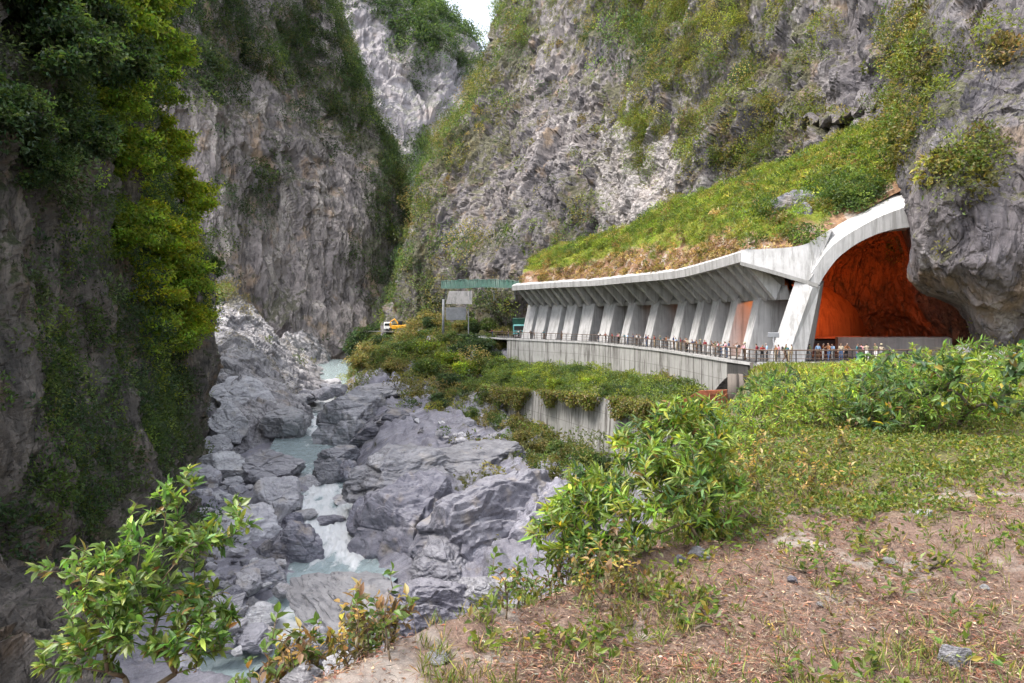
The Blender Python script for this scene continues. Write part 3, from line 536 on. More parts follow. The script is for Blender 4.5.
# ---------------------------------------------------------------- railings
def railing(name, pts, label, step, h=1.15):
    pts = np.array(pts); r = thing(name, pts[0], label, 'railing'); s = np.concatenate([[0], np.cumsum(np.linalg.norm(np.diff(pts, axis=0), axis=1))])
    g = lambda a: np.array([np.interp(a, s, pts[:, k]) for k in range(3)])
    for a in np.linspace(0, s[-1], max(2, int(s[-1]/step))):
        q = g(a); MB().box(q[0]-.045, q[0]+.045, q[1]-.045, q[1]+.045, q[2], q[2]+h).obj('post', M['post'], r)
    for z, rad in ((h+.03, .065), (h*.66, .03), (h*.33, .03)):
        MB().tube([g(a)+np.array([0, 0, z]) for a in np.linspace(0, s[-1], max(2, int(s[-1]/2)))], rad, 6).obj('rail', M['rail'], r, True)
    return r
railing('railing', [off(a, .2, ZR) for a in np.linspace(s_for_px(488, 0), SEND, 80)], 'long brown railing along the top of the tall stained concrete wall', 1.35)
c0 = off(SEND, .25, ZR); RR = [c0, (27, 69.6, ZR), (34, 69.9, ZR), (40, 70.4, ZR), (46.5, 70.8, ZR-.1)]
railing('railing', RR, 'short brown railing in front of the arched tunnel mouth, behind the green bushes', 1.6)
mb = MB().loft([[np.array(p)+np.array(d) for d in ((0, -.25, .05), (0, .3, .05), (0, .3, -.7), (0, -.25, -.7))] for p in RR]); o = mb.obj('kerb', M['conc']); tag(o, 'pale concrete kerb under the short railing by the tunnel mouth', 'kerb')
# low wall in the tunnel mouth
bw = [(838, 80), (870, 79), (905, 77.5), (935, 76.3), (952, 75.4)]
mb = MB().loft([[at(x, 337+.012*(x-838), d), at(x, 337, d)+np.array([.1, .9, 0]), np.array([*at(x, 337, d)[:2], ZR])+np.array([.1, .9, 0]), np.array([*at(x, 337, d)[:2], ZR])] for x, d in bw])
M['barrier'] = concrete('barrier_concrete', (.30, .27, .26), (.16, .15, .15), .4); o = mb.obj('barrier_wall', M['barrier']); tag(o, 'low plain grey concrete wall inside the tunnel mouth, tinged red by the lamps', 'wall')
bx = thing('dark_panel', at(828, 352, 86), 'low dark panelled enclosure at the foot of the glowing red rock', 'enclosure')
M['dark_panel'] = plain('dark_brown_panel', (.045, .018, .014), .5, .3, 2., obj=False)
MB().hexa([at(803, 364, 84), at(858, 364, 83), at(860, 362, 90), at(800, 362, 90), at(803, 339, 84), at(858, 339, 83), at(860, 338, 90), at(800, 338, 90)]).obj('housing', M['dark_panel'], bx, bev=.15)
MB().hexa([at(800, 338.6, 83.5), at(861, 338.6, 82.5), at(863, 337.8, 90.4), at(797, 337.8, 90.4), at(800, 336.6, 83.5), at(861, 336.6, 82.5), at(863, 335.8, 90.4), at(797, 335.8, 90.4)]).obj('roof_panel', M['rust'], bx)
MB().hexa([at(826, 348.5, 83.2), at(848, 348.5, 82.9), at(848, 348.5, 83.2), at(826, 348.5, 83.5), at(826, 347, 83.2), at(848, 347, 82.9), at(848, 347, 83.2), at(826, 347, 83.5)]).obj('trim_strip', M['rail'], bx)
pw = [(784, 92.5), (800, 92.2), (818, 92.2), (834, 92.8), (846, 94.), (858, 96.2), (872, 101)]
M['panel_wall'] = concrete('lamp_orange_concrete', (.58, .20, .07), (.30, .085, .04), .7)  # orange of the lamplight put into the streaked concrete colour
pw = crom(np.array(pw, float), 60); o = MB().loft([[np.array([*at(x, 300, d)[:2], ZR])]+[at(x, 300, d)*np.array([1, 1, 0])+np.array([.1*u*u, u**2.2*6.5, -2.2+u*8.2]) for u in np.linspace(0, 1, 12)]+[at(x, 300, d)*np.array([1, 1, 0])+np.array([.6, 7.5, 5]), np.array([*at(x, 300, d+1.2)[:2], ZR])] for x, d in pw]).obj('lining_wall', M['panel_wall'], None, True); tag(o, 'tall flat streaked wall with orange lamp glow in its colour inside the tunnel mouth', 'wall')
# orange sodium lamps inside the tunnel
tl = NT('lamp_glass'); em = tl.n('Emission', {'Color': (1, .32, .06, 1), 'Strength': 6.}); tl.t.links.new(em.outputs[0], tl.out.inputs[0]); M['lamp'] = tl.m
LAMPS = [(at(843, 241, 77.2), 1150, 'orange tunnel lamp tucked behind the top of the arch'), (at(806, 288, 79), 420, 'orange tunnel lamp behind the leg of the arch')]
for i, p in enumerate((575, 640, 700)): LAMPS.append((off(s_for_px(p, 9), 10.5, 2.3), 30, 'orange lamp on the shed ceiling behind the %s pier' % ('fifth', 'eighth', 'eleventh')[i]))
for p, e, lb in LAMPS:
    l = thing('tunnel_lamp', p, lb, 'lamp', 'orange lamps in the tunnel'); x, y, z = p
    MB().box(x-.5, x+.5, y-.12, y+.12, z, z+.14).obj('housing', M['post'], l, bev=.02); MB().tube([(x-.45, y, z-.06), (x+.45, y, z-.06)], .05, 8).obj('tube', M['lamp'], l)
    ld = bpy.data.lights.new('lamp_light', 'SPOT'); ld.spot_size = 2.5; ld.spot_blend = .6; ld.energy = e*1.6; ld.color = (1, .27, .06); ld.shadow_soft_size = .4; lo = bpy.data.objects.new('lamp_light', ld); COL.objects.link(lo); lo.parent = l; lo.location = (0, .25, -.35); lo.rotation_euler = (math.radians(72), 0, 0)
# ---------------------------------------------------------------- green awning, gantry, vehicles at the far bend
M['barrier0'] = concrete('grey_facing', (.30, .29, .285), (.13, .13, .125), .7); M['green'] = plain('green_sheet', (.008, .055, .035), .5, .35, 1.5, obj=False); M['steel'] = plain('grey_steel', (.25, .255, .27), .5, .15, 2., obj=False)
M['white'] = plain('white_paint', (.78, .78, .76), .4, .06, 2., obj=False); M['yellow'] = plain('yellow_paint', (.75, .36, .02), .45, .15, 2., obj=False)
M['black'] = plain('black_rubber', (.03, .03, .03), .7, .2, 4., obj=False); M['glass'] = plain('dark_glass', (.03, .035, .04), .1, .1, 1., obj=False); M['teal'] = plain('teal_paint', (.10, .30, .30), .4, .1, 2., obj=False)
aw = thing('awning', at(480, 290, 158), 'long dark green corrugated safety awning on the slope left of the shed', 'awning')
L = []
for k in range(80):
    u = k/79; x = 441+80*u; y0 = 281-1.6*math.sin(u*3.1)+.6*(k % 2)+.5*math.sin(k*1.7); y1 = 288.5-1.5*u*(1-.3*u)+1.2*math.sin(u*9)*.3
    d = 166-14*u; L.append([at(x, y0, d), at(x, y1, d-1.2), at(x, y1, d-1.1), at(x, y0, d+.1)])
MB().loft(L).obj('sheet', M['green'], aw); MB().loft([[q[0]+np.array([0, 0, .1]), q[0]+np.array([0, -.15, -.1]), q[0]+np.array([0, .15, -.1])] for q in L[::3]]).obj('ridge_rail', M['green'], aw)
for x, d in ((446, 165), (470, 161), (494, 157), (515, 153)): MB().tube([at(x, 288, d), at(x, 300, d)], .1, 6).obj('post', M['steel'], aw)
gw = thing('facing_wall', at(459, 304, 169), 'pale concrete facing on the slope under the green awning', 'wall')
MB().hexa([at(446, 304, 168), at(472, 304, 167), at(472, 304, 170), at(446, 304, 171), at(449, 291, 169), at(472, 291, 168), at(472, 291, 171), at(449, 291, 172)]).obj('face', M['barrier0'], gw)
gn = thing('road_sign', at(443, 338, 164), 'grey sign panel on a tall steel post at the far bend in the road', 'sign')
MB().tube([at(443, 342, 164), at(443.5, 299, 164)], .26, 8).obj('post', M['steel'], gn, True); MB().bar(at(443, 308, 164), at(467, 307, 164), .12, .12).obj('arm', M['steel'], gn)
a = at(446, 320, 163.7); b = at(466, 308, 163.7); MB().box(a[0], b[0], a[1], a[1]+.15, a[2], b[2]).obj('panel', M['steel'], gn, bev=.03); MB().tube([at(468.5, 342, 163), at(468.5, 309, 163)], .12, 6).obj('stay', M['steel'], gn)
def wheel(mb, x, y, z, r, w): mb.tube([(x-w/2, y, z), (x+w/2, y, z)], r, 16)
tk = thing('truck', at(392, 331.5, 205), 'small truck with a white cab and yellow body parked among bushes at the far bend', 'truck'); x, y, z = at(392, 331.5, 205)
MB().box(x-2.1, x-.1, y-1, y+1, z+.6, z+2.6).obj('cab', M['white'], tk, bev=.2); MB().box(x-1.9, x-.3, y-1.03, y-.95, z+1.6, z+2.3).obj('window', M['glass'], tk); MB().box(x-.05, x+3, y-1, y+1, z+.7, z+1.7).obj('cargo_bed', M['yellow'], tk, bev=.08); MB().box(x-2, x+2.9, y-.9, y+.9, z+.42, z+.62).obj('chassis', M['black'], tk)
for wx in (-1.2, 2.):
    for wy in (-.95, .95): MB().tube([(x+wx, y+wy-.13, z+.42), (x+wx, y+wy+.13, z+.42)], .42, 14).obj('wheel', M['black'], tk)
ex = thing('excavator', at(403, 331.5, 202), 'yellow tracked excavator beside the small truck at the far bend', 'excavator'); x, y, z = at(403, 331.5, 202)
for wy in (-.9, .9): MB().tube([(x-1.3, y+wy, z+.45), (x+1.3, y+wy, z+.45)], .42, 8).obj('track', M['black'], ex)
MB().box(x-1.3, x+1.5, y-1, y+1, z+.95, z+1.8).obj('house', M['yellow'], ex, bev=.12); MB().box(x-1.2, x-.1, y-1, y+.1, z+1.8, z+2.9).obj('cab', M['glass'], ex, bev=.08); MB().tube([(x-1, y+.5, z+1.6), (x-2.4, y+.5, z+3.4), (x-3.6, y+.5, z+2.6)], [.25, .22, .18], 6).obj('boom', M['yellow'], ex); MB().tube([(x-3.6, y+.5, z+2.6), (x-3.5, y+.5, z+.9)], .17, 6).obj('stick', M['yellow'], ex); MB().box(x-3.9, x-3.2, y+.1, y+.9, z+.3, z+1).obj('bucket', M['black'], ex, bev=.1)
gt = thing('truck', at(520, 335, 150), 'covered truck with a dark green tarpaulin body and pale teal cab at the shed entrance', 'truck'); x, y, z = off(s_for_px(519, 5), 5, ZR)
gt.location = (x, y, z)
MB().box(x-1.3, x+1.3, y-1.2, y+3.6, z+.9, z+3.9).obj('tarpaulin_body', M['green'], gt, bev=.1); MB().box(x-1.2, x+1.2, y-3.1, y-1.3, z+.5, z+2.6).obj('cab', M['teal'], gt, bev=.2); MB().box(x-1., x+1., y-3.15, y-3.05, z+1.5, z+2.3).obj('windscreen', M['glass'], gt); MB().box(x-1.1, x+1.1, y-3, y+3.5, z+.5, z+.85).obj('chassis', M['black'], gt)
for wy in (-2.3, 2.4):
    for wx in (-1.15, 1.15): MB().tube([(x+wx-.15, y+wy, z+.48), (x+wx+.15, y+wy, z+.48)], .48, 14).obj('wheel', M['black'], gt)
lp = thing('lamp_post', at(772, 362, 71.0), 'slim grey post with a flat round head standing by the foot of the arch', 'post'); x, y, z = lp.location; y0 = 70.6
MB().tube([(x, y0, z), (x, y0, z+2.6)], .05, 8).obj('pole', M['steel'], lp, True); MB().box(x-.55, x+.55, y0-.05, y0+.05, z+2.35, z+2.85).obj('plate', M['steel'], lp, bev=.04)
# ---------------------------------------------------------------- people on the road
def skinmat(name, c): return plain(name, c, .7, .08, 6., obj=False, spec=.2)
SKIN = [skinmat('skin', (.38, .24, .17)), skinmat('tanned_skin', (.36, .22, .15))]; HAIR = [skinmat('black_hair', (.02, .018, .016)), skinmat('brown_hair', (.07, .04, .025)), skinmat('grey_hair', (.3, .29, .28))]
TOPS = {n: skinmat(n.replace(' ', '_')+'_top', c) for n, c in dict(white=(.6, .6, .6), black=(.03, .03, .035), red=(.30, .04, .035), navy=(.03, .045, .12), grey=(.28, .28, .29), pink=(.62, .3, .34), maroon=(.2, .03, .04), teal=(.05, .15, .17), beige=(.36, .3, .22), olive=(.14, .15, .07), orange=(.25, .11, .05)).items()}
TOPS['light blue'] = skinmat('light_blue_top', (.3, .45, .65))
LEGS = {n: skinmat(n+'_trousers', c) for n, c in dict(black=(.025, .025, .028), denim=(.07, .11, .2), grey=(.2, .2, .21), khaki=(.36, .29, .19), brown=(.13, .08, .05), white=(.65, .64, .62)).items()}
def build_pose(name, arms, legs, lean=0., head=(0, .02)):
    V = [(0, 0, .93), (0, .02+lean*.4, 1.12), (0, .01+lean, 1.34), (0, lean+.02, 1.47), (head[0]*.6, lean+head[1]+.03, 1.55), (head[0], lean+head[1]+.06, 1.64), (head[0], lean+head[1]+.04, 1.71)]
    R = [.135, .125, .145, .052, .075, .092, .06]; E = [(0, 1), (1, 2), (2, 3), (3, 4), (4, 5), (5, 6)]; T = ['leg', 'top', 'top', 'skin', 'skin', 'head']
    def chain(root, pts, rad, tags):
        last = root
        for p, r, tg in zip(pts, rad, tags): V.append(p); R.append(r); E.append((last, len(V)-1)); T.append(tg); last = len(V)-1
    for sx, (el, wr) in zip((-1, 1), arms): chain(2, [(sx*.17, lean+.0, 1.39), (sx*el[0], lean+el[1], el[2]), (sx*wr[0], lean+wr[1], wr[2]), (sx*wr[0]*.97, lean+wr[1]+.09, wr[2]-.05)], [.06, .043, .032, .03], ['top', 'top', 'skin', 'skin'])
    for sx, (kn, an) in zip((-1, 1), legs): chain(0, [(sx*.09, 0, .86), (sx*kn[0], kn[1], kn[2]), (sx*an[0], an[1], an[2]), (sx*an[0]*1.05, an[1]+.15, .04)], [.088, .06, .045, .042], ['leg', 'leg', 'leg', 'shoe'])
    me = bpy.data.meshes.new('skeleton'); me.from_pydata(V, E, []); ob = link('skeleton', me); sk_ = ob.modifiers.new('skin', 'SKIN')
    for i, r in enumerate(R): me.skin_vertices[0].data[i].radius = (r, r*.8 if i in (0, 1, 2) else r)
    me.skin_vertices[0].data[0].use_root = True; ob.modifiers.new('sub', 'SUBSURF').levels = 1
    dg = bpy.context.evaluated_depsgraph_get(); out = bpy.data.meshes.new_from_object(ob.evaluated_get(dg)); out.name = name; bpy.data.objects.remove(ob)
    for m in (SKIN[0], TOPS['white'], LEGS['black'], HAIR[0], M['black']): out.materials.append(m)
    A = np.array([V[a] for a, b in E]); B = np.array([V[b] for a, b in E]); idx = []
    hy = lean+head[1]+.05
    for p in out.polygons:
        c = np.array(p.center); tt = np.clip(((c-A)*(B-A)).sum(1)/((B-A)**2).sum(1), 0, 1); k = int(np.argmin(np.linalg.norm(c-(A+(B-A)*tt[:, None]), axis=1))); g = T[k]
        if g in ('head', 'skin') and c[2] > 1.49: idx.append(3 if (c[2] > 1.67 or (c[1] < hy and c[2] > 1.54)) else 0)
        else: idx.append({'skin': 0, 'top': 1, 'leg': 2, 'shoe': 4, 'head': 0}[g])
    out.polygons.foreach_set('material_index', idx); out.polygons.foreach_set('use_smooth', [True]*len(idx)); out.update(); return out
st = (((.10, .02, .48), (.11, 0, .07)), ((.10, .0, .48), (.11, -.02, .07)))
wk = (((.10, .14, .5), (.10, .22, .07)), ((.10, .05, .48), (.10, -.2, .12)))
POSES = [build_pose('standing_body', [((.24, -.02, 1.12), (.25, .06, .87)), ((.24, -.02, 1.12), (.25, .06, .87))], st),
         build_pose('leaning_body', [((.26, .16, 1.14), (.17, .38, 1.16)), ((.26, .16, 1.14), (.17, .38, 1.16))], st, .10, (0, .06)),
         build_pose('photographing_body', [((.25, .18, 1.22), (.08, .34, 1.46)), ((.25, .18, 1.22), (.08, .34, 1.46))], st, 0, (0, .01)),
         build_pose('walking_body', [((.22, .14, 1.14), (.2, .3, .98)), ((.22, -.14, 1.14), (.22, -.16, .9))], wk, .04)]
bp = MB().box(-.16, .16, -.30, -.12, 1.02, 1.45).mesh('backpack', skinmat('backpack_cloth', (.06, .05, .05)), False, .05); hatm = MB().loft([[(r*math.cos(a), .07+r*math.sin(a), z) for a in np.linspace(0, 2*math.pi, 14)[:-1]] for r, z in ((.17, 1.655), (.17, 1.67), (.105, 1.68), (.10, 1.75), (.05, 1.78))]).mesh('sun_hat', skinmat('straw_hat', (.35, .3, .2)), True)
combos = [(a, b) for a in TOPS for b in LEGS if not (a == b == 'white')]; random.Random(5).shuffle(combos); combos.sort(key=lambda q: random.Random(str(q)).random()-.45*(q[0] in ('black', 'navy', 'white', 'grey', 'maroon'))-.3*(q[1] in ('black', 'denim', 'brown')))
ORD = ['first', 'second', 'third', 'fourth', 'fifth', 'sixth', 'seventh', 'eighth', 'ninth', 'tenth', 'eleventh', 'twelfth', 'thirteenth']
PSX = [(p, i) for i, p in enumerate(PIER_PX)]
def person(k, x, y, z, face, where, light=False):
    top, lg = combos[k]
    pose = [1, 0, 0, 2, 3, 1, 0][k % 7]; o = link('person', POSES[pose]); o.location = (x, y, z); sc = random.uniform(.93, 1.04); o.scale = (sc*1.08, sc*1.08, sc); o.rotation_euler = (0, 0, face)
    for i, m in ((0, SKIN[k % 2]), (1, TOPS[top]), (2, LEGS[lg]), (3, HAIR[(k*7 % 9)//4 if k % 9 else 2])): o.material_slots[i].link = 'OBJECT'; o.material_slots[i].material = m
    ex = ''
    if k % 4 == 1: link('backpack', bp, o); ex = ' with backpack'
    elif k % 11 == 2: link('sun_hat', hatm, o); ex = ' with straw hat'
    tag(o, f'person in {top} top and {lg} trousers{ex}, {where}', 'person', 'visitors along the railing')
pxs = list(np.linspace(494, 530, 6))+[538, 545, 561]+list(np.linspace(600, 612, 3))+list(np.linspace(618, 745, 36)); k = 0; RP = random.Random(3)
for q in pxs:
    q += RP.choice([-3.2, -1.5, -.8, .4, 1., 2.8])+RP.uniform(-.6, .6); o_ = RP.choice([.55, .6, .9, 1.4, 1.9]); a = s_for_px(q, o_); p, tg, n = road_at(a); X = off(a, o_, ZR)
    face = math.atan2(-n[1], -n[0])-math.pi/2+RP.uniform(-.6, .6)+(math.pi if o_ > 1.3 and RP.random() < .4 else 0)
    near_p = min(range(13), key=lambda i: abs(PIER_PX[i]-q-3)); wh = f'by {ORD[12-near_p]} pier from arch' if q > 522 else 'on open road beyond shed'
    person(k, X[0], X[1], X[2]+.01, face, wh); k += 1
for q, d in ((757, 71.2), (762, 71.0), (767, 71.4), (776, 70.6), (779, 70.8), (785, 70.9), (789, 70.7), (792, 71.2), (803, 72.2), (809, 72), (818, 72.5), (823, 73), (829, 72.4), (833, 73.6), (841, 72.3), (846, 73.2), (857, 72.0), (861, 72.6), (867, 71.4), (876, 71.4), (881, 71.6)):
    X = at(q, 360, d); person(k, X[0], X[1], ZR+.01, RP.uniform(-1.2, 1.2)+math.pi*(RP.random() < .6), 'behind the short tunnel railing'); k += 1
for q, d, l in ((966, 71.7, 0), (974, 71.8, 0)):
    X = at(q, 362, d); person(k, X[0], X[1], ZR, RP.uniform(-1, 1)+3.1, 'below the overhanging rock'); k += 1
# ---------------------------------------------------------------- foliage made of separate leaves
def unit(a): return a/(np.linalg.norm(a, axis=-1, keepdims=True)+1e-9)
class Leaves:
    def __init__(s): s.V = []; s.C = []; s.F4 = []; s.n = 0
    def add(s, P, D, L, W, col, up=.9, near=False, droop=.15, fold=.18):
        n = len(P); D = unit(np.asarray(D, float)); L = np.broadcast_to(np.asarray(L, float), n)[:, None]; W = np.broadcast_to(np.asarray(W, float), n)[:, None]
        Nn = RNG.normal(size=(n, 3))*.55; Nn[:, 2] += up; Nn -= (Nn*D).sum(1, keepdims=True)*D; Nn = unit(Nn); Sd = np.cross(D, Nn)
        if near:
            a = lambda l, w, h: P+L*l*D+W*w*Sd+(W*h-L*droop*l*l)*Nn
            V = np.stack([a(0, 0, 0), a(.28, .42, fold), a(.62, .40, fold), a(1, 0, 0), a(.62, -.40, fold), a(.28, -.42, fold), a(.3, 0, 0), a(.65, 0, 0)], 1); k = 8
            F_ = np.array([[0, 1, 6, 6], [1, 2, 7, 6], [2, 3, 7, 7], [0, 6, 5, 5], [6, 7, 4, 5], [7, 3, 4, 4]])
        else:
            V = np.stack([P, P+.45*L*D+.5*W*Sd+fold*W*Nn, P+L*D-droop*L*Nn, P+.45*L*D-.5*W*Sd+fold*W*Nn], 1); k = 4; F_ = np.array([[0, 1, 2, 3]])
        if near:
            s.T3 = getattr(s, 'T3', []); b = s.n+np.arange(n)[:, None, None]*k
            s.F4.append((b+F_[[1, 4]][None]).reshape(-1, 4)); s.T3.append((b+F_[[0, 2, 3, 5]][None][..., :3]).reshape(-1, 3))
        else: s.F4.append((s.n+np.arange(n)[:, None, None]*k+F_[None]).reshape(-1, 4))
        s.V.append(V.reshape(-1, 3)); s.C.append(np.repeat(np.asarray(col, float).reshape(-1, 3) if np.ndim(col) > 1 else np.tile(col, (n, 1)), k, 0)); s.n += n*k
    def mesh(s, name, mat='leaf', org=None):
        V = np.concatenate(s.V); V = V-np.asarray(org) if org is not None else V
        return mesh_np(name, V, [np.concatenate(s.F4)]+([np.concatenate(s.T3)] if getattr(s, 'T3', None) else []), M[mat] if isinstance(mat, str) else mat, attrs={'Col': np.clip(np.concatenate(s.C), .003, .9)}, smooth=False)
def shade(pal, n, var=.28, lean=.15):       # n leaf colours round one of the palette's tints
    pal = np.asarray(pal, float); c = pal[RNG.integers(0, len(pal), n)]
    return c*np.exp(RNG.normal(0, var, (n, 1)))*np.exp(RNG.normal(0, lean, (n, 3))*np.array([1, .3, .6]))
def clump(lv, c, r, n, L, W, pal, flat=.8, out=1., near=False, tone=None, up=.9):
    d = unit(RNG.normal(size=(n, 3))); rad = RNG.uniform(.25, 1, (n, 1))**.45; P = np.asarray(c)+d*rad*r*np.array([1, 1, flat])
    col = shade(pal, n, .17, .09)*(tone if tone is not None else 1); lv.add(P, d*out+RNG.normal(size=(n, 3))*.7+np.array([0, 0, .15]), L*RNG.uniform(.6, 1.25, n), W*RNG.uniform(.7, 1.2, n), col, near=near, up=up)
def scatter(name, sheet, n, dens, rr, leaf, per, pal, mat='leaf', flat=.8, lift=.35, hang=0, wr=.55, pmin=-80, pmax=1110, ymin=-120):
    sh = SHEETS[sheet]; px, py, P, N = sh['px'], sh['py'], sh['P'], sh['N']
    A = np.linalg.norm(np.cross(np.gradient(P, axis=0), np.gradient(P, axis=1)), axis=-1); w = dens(px, py, P, N, sh)*A*((px > pmin) & (px < pmax) & (py > ymin) & (py < 720)); w = np.clip(w, 0, None).ravel(); w /= w.sum()
    ii = RNG.choice(len(w), n, p=w); lv = Leaves(); Pf = P.reshape(-1, 3); Nf = N.reshape(-1, 3)
    for i in ii:
        r = rr[0]*np.exp(RNG.normal(0, rr[1])); k = max(8, int(per*(r/rr[0])**1.6)); c0 = np.asarray(pal[RNG.integers(len(pal))]); tone = math.exp(RNG.normal(0, .3))
        clump(lv, Pf[i]+Nf[i]*r*lift+np.array([0, 0, r*(.25-hang)]), r*np.array([1, 1, 1+hang]), k, leaf, leaf*wr, [c0], flat, .9, tone=tone)
    o = link(name, lv.mesh(name, mat)); tag(o, kind='stuff'); return o
G_DARK = [(.038, .07, .028), (.05, .085, .03), (.035, .06, .03), (.06, .09, .035)]; G_MID = [(.075, .12, .03), (.10, .14, .032), (.065, .11, .03), (.11, .145, .04)]
G_YEL = [(.25, .30, .03), (.19, .25, .026), (.29, .31, .035), (.15, .215, .026)]; G_OLIVE = [(.135, .13, .04), (.16, .145, .05), (.11, .115, .035), (.18, .15, .06)]; DRY = [(.26, .18, .08), (.22, .155, .07), (.30, .23, .11)]
def mask(E, base, thr=.0, s=140, size=9.):
    return lambda px, py, P, N, sh: np.clip(ell(px, py, E)+base+.45*fbm(P/size*np.array([1.3, 1.3, .6]), 4, s)-thr, 0, 2)**1.4*(.4+np.clip(N[..., 2]+.5, 0, 1))
scatter('cliff_shrubs', 'cliff_right', 2600, mask([e[:4]+(1.3,) for e in RIGHT_VEG[:11]], -.12, .12, size=14), (2.1, .4), .62, 62, G_DARK+G_MID+G_MID+G_OLIVE)
scatter('cliff_creepers', 'cliff_right', 5200, mask([e for e in RIGHT_VEG[11:]], .02, .16, size=6), (.8, .5), .38, 36, G_OLIVE+G_MID[:2]+[(.16, .18, .03), (.12, .15, .03), (.09, .115, .03)], hang=.5)
scatter('rock_tufts', 'cliff_right', 150, mask([(955, 165, 34, 16, 1.2), (1006, 48, 16, 14, 1.2), (985, 148, 18, 14, 1.), (905, 140, 10, 14, .8), (940, 250, 8, 10, 1.2), (925, 60, 20, 40, .5)], -.05, .2, size=5), (.7, .4), .55, 70, [(.16, .13, .05), (.12, .115, .03), (.20, .15, .07), (.10, .12, .025)], hang=.7)
scatter('cliff_woods', 'cliff_rear_left', 3800, mask([(200, 40, 90, 70, 1.), (290, 40, 70, 65, .9), (345, 90, 32, 60, 1.), (394, 175, 18, 95, 1.2), (240, 200, 45, 50, .45), (388, 275, 22, 60, .9), (330, 230, 40, 60, .3), (190, 130, 30, 40, .4)], .0, .15, s=150, size=22), (2.6, .4), .85, 55, G_DARK+G_DARK+G_MID[:2]+[(.11, .11, .05)])
scatter('mountain_woods', 'mountain', 1200, mask([(440, 10, 40, 45, .8), (395, 10, 30, 50, .5), (425, 170, 20, 30, .8), (465, 50, 18, 30, .4)], -.05, .12, s=155, size=60), (5.5, .4), 2.2, 40, G_DARK+G_MID[:1])
scatter('wall_shrubs', 'cliff_left', 1700, mask([(160, 250, 40, 110, 1.), (150, 60, 50, 80, 1.), (50, 80, 80, 90, .9), (60, 200, 60, 20, .5), (120, 420, 60, 40, .75), (90, 490, 70, 50, .6), (40, 250, 60, 30, .45), (60, 330, 60, 40, .3), (165, 370, 30, 30, .9)], -.05, .12, s=160, size=7), (.95, .45), .36, 75, G_DARK+[(.055, .085, .03), (.07, .10, .03)], hang=.15, pmin=-120)
scatter('wall_ferns', 'cliff_left', 700, mask([(60, 350, 80, 60, .7), (120, 430, 60, 60, .8), (60, 480, 60, 60, .7), (40, 220, 50, 40, .5), (150, 300, 40, 60, .6)], -.15, .1, s=163, size=5), (.7, .5), .30, 60, G_MID+G_DARK, hang=.4, mat='leaf_thin')
scatter('wall_creepers', 'cliff_left', 620, mask([(160, 170, 30, 60, 1.), (165, 270, 32, 60, 1.), (135, 60, 40, 50, .8), (170, 350, 28, 40, 1.), (190, 310, 20, 50, .8), (110, 130, 30, 40, .5)], -.15, .1, s=161, size=5), (.95, .45), .32, 90, G_YEL+[(.15, .21, .03), (.11, .17, .03)], hang=.35, mat='leaf_thin')
scatter('slope_bushes', 'rock_slope_left', 60, mask([(222, 285, 18, 22, 1.), (300, 360, 12, 10, .3)], -.1, .15, s=165, size=9), (1.1, .4), .5, 50, G_MID+G_OLIVE)
scatter('slope_grass', 'slope', 5200, lambda px, py, P, N, sh: np.clip(sh['veg']-.2+.25*fbm(P/5., 3, 170), 0, 1), (.42, .4), .5, 26, [(.18, .225, .035), (.145, .20, .03), (.21, .235, .045), (.11, .17, .03), (.09, .14, .03), (.22, .20, .055)], flat=.5, wr=.2, lift=.2)
scatter('slope_shrubs', 'slope', 130, lambda px, py, P, N, sh: np.clip(sh['veg']-.5, 0, 1)*np.clip(.2+fbm(P/8., 2, 179), 0, 1), (.85, .35), .34, 75, G_MID+G_YEL[3:], flat=.9)
scatter('slope_straw', 'slope', 420, lambda px, py, P, N, sh: np.clip(fbm(P/6., 3, 178)-.05, 0, 1), (.5, .3), .42, 22, DRY+[(.2, .19, .06)], flat=.6)
scatter('slope_creepers', 'slope', 260, mask([(850, 195, 38, 22, 1.3), (810, 235, 22, 12, .9), (760, 246, 15, 5, .6), (880, 165, 20, 20, .7)], -.1, .12, s=172, size=5), (.65, .35), .34, 60, G_MID+G_DARK[1:2])
scatter('dry_grass', 'slope', 330, lambda px, py, P, N, sh: np.clip(.30-sh['veg']+.25*fbm(P/4., 3, 174), 0, 1)*(px < 745)*.8, (.42, .3), .32, 20, DRY+[(.16, .15, .04), (.16, .10, .06)], flat=.45)
scatter('ledge_plants', 'ledge', 900, lambda px, py, P, N, sh: np.clip(.5+.5*fbm(P/4., 3, 175), 0, 1), (.6, .4), .30, 60, [(.16, .20, .03), (.19, .22, .03), (.12, .17, .03)]+G_MID, hang=.2)
scatter('bank_plants', 'ground', 1250, lambda px, py, P, N, sh: np.clip(ell(px, py, [(400, 350, 65, 26, 1.), (450, 372, 50, 28, 1.), (370, 350, 30, 20, .9), (570, 455, 30, 14, .7), (440, 405, 40, 12, .6), (600, 475, 40, 20, .8), (520, 455, 30, 8, .6), (480, 500, 18, 26, .35), (520, 475, 16, 20, .3), (360, 385, 25, 6, .5)])+.3*fbm(P/5., 3, 176)-.28, 0, 1)*(P[..., 1] > 55), (.95, .45), .42, 60, G_MID+G_OLIVE+G_OLIVE+[(.18, .19, .04)])
scatter('bank_herbs', 'ground', 900, lambda px, py, P, N, sh: np.clip(ell(px, py, [(490, 408, 18, 10, 1.), (520, 432, 22, 12, 1.), (455, 400, 20, 8, .7), (560, 462, 30, 12, .8), (480, 470, 30, 6, .3), (430, 412, 14, 5, .4), (500, 452, 26, 8, .7), (610, 480, 25, 12, .8), (350, 470, 8, 4, .3), (490, 530, 6, 20, .3)]), 0, 1)*np.clip(.5+fbm(P/3., 3, 181), 0, 1), (.5, .4), .32, 44, G_OLIVE+G_MID+[(.19, .20, .04)])
